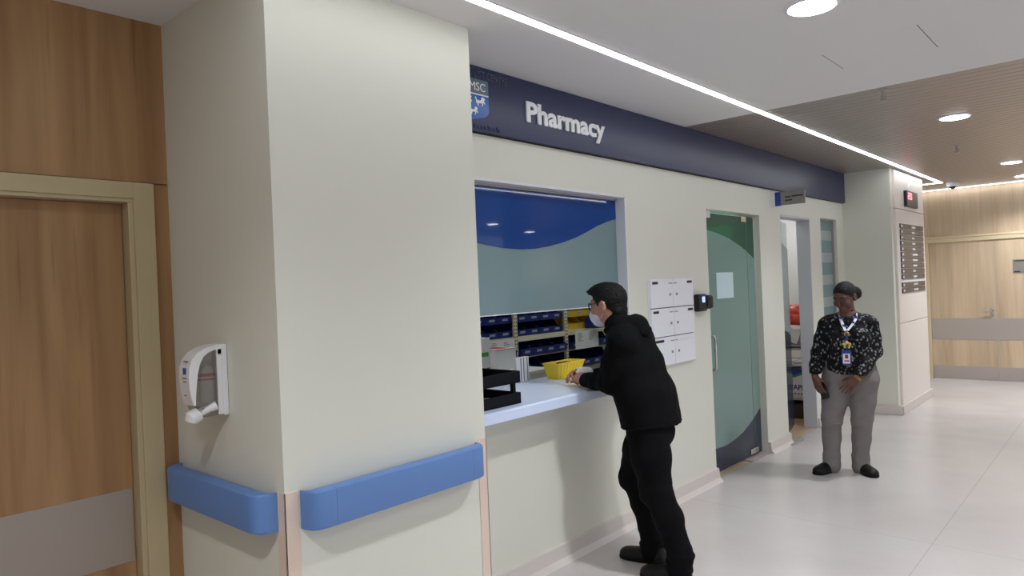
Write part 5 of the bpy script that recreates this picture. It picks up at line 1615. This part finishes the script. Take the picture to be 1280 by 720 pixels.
MB().lathe([(0.004, 0.0), (0.018, 0.002), (0.020, 0.006), (0.014, 0.010)], tuple(front(0.028, 1.140, 0.010)), 'y', 16).build('badge_reel', M['gold'], ln, 'auto')
MB().box(-0.009, 0.009, -0.002, 0.002, -0.06, 0.06, mat=Matrix.Translation(Vector(front(0.028, 1.085, 0.010)))).build('badge_strap', M['lanyard_blue'], ln)
mb = MB()
for k in range(5):
    a = 2 * PI * k / 5 + 0.3
    mb.lathe([(0.003, -0.003), (0.014, -0.001), (0.011, 0.002), (0.003, 0.003)], tuple(front(0.028 + 0.020 * math.cos(a), 1.055 + 0.018 * math.sin(a), 0.014)), 'y', 10)
mb.build('flower_charm', M['badge_yellow'], ln, True)
cp = np.array(front(0.022, 0.950, 0.012))
RB = Matrix(((wu[0], wf[0], 0, cp[0]), (wu[1], wf[1], 0, cp[1]), (0, 0, 1, cp[2]), (0, 0, 0, 1)))
MB().box(-0.033, 0.033, -0.003, 0.002, -0.052, 0.062, 0.001, mat=RB).build('badge_holder', M['lanyard_blue'], ln)
MB().box(-0.026, 0.026, 0.002, 0.003, -0.044, 0.034, mat=RB).build('badge_card', M['paper'], ln)
MB().box(-0.010, 0.012, 0.003, 0.0036, -0.004, 0.026, mat=RB).build('badge_photo', M['skin_woman'], ln)
MB().box(-0.016, 0.020, 0.003, 0.0036, -0.030, -0.018, mat=RB).build('badge_text', M['print_red'], ln)
# bracelets
for pos, k in ((LA[2], 0), (LA[2], 1)):
    d = aL[1]; c = pos + d * (0.012 + 0.012 * k)
    mb = MB().tube([c + aL[0] * 0.031 * math.cos(a) + aL[2] * 0.026 * math.sin(a) for a in np.linspace(0, 2 * PI, 25)[:-1]], 0.0028, 6, True)
    mb.build('bracelet', M['gold'], wom, True)
# the phone in her right hand
pc = RA[2] + aR[1] * 0.118 - aR[2] * 0.026 + wu * 0.008
pd = nrm(aR[1] * 1.0 + wf * 0.15); pn_ = nrm(aR[2] - pd * (aR[2] @ pd)); ps = np.cross(pd, pn_)
RB = Matrix(((ps[0], pn_[0], pd[0], pc[0]), (ps[1], pn_[1], pd[1], pc[1]), (ps[2], pn_[2], pd[2], pc[2]), (0, 0, 0, 1)))
ph = empty('smartphone', tuple(pc), 'dark smartphone held low in the right hand of the standing woman', 'phone')
MB().box(-0.037, 0.037, -0.006, 0.006, -0.074, 0.074, 0.005, 3, mat=RB).build('phone_case', M['black_matte'], ph, 'auto')
MB().box(-0.033, 0.033, -0.0068, -0.0058, -0.069, 0.069, 0.0004, mat=RB).build('screen', M['black'], ph)
MB().box(-0.030, -0.008, 0.0055, 0.0085, -0.066, -0.036, 0.001, mat=RB).build('camera_bump', M['black'], ph)
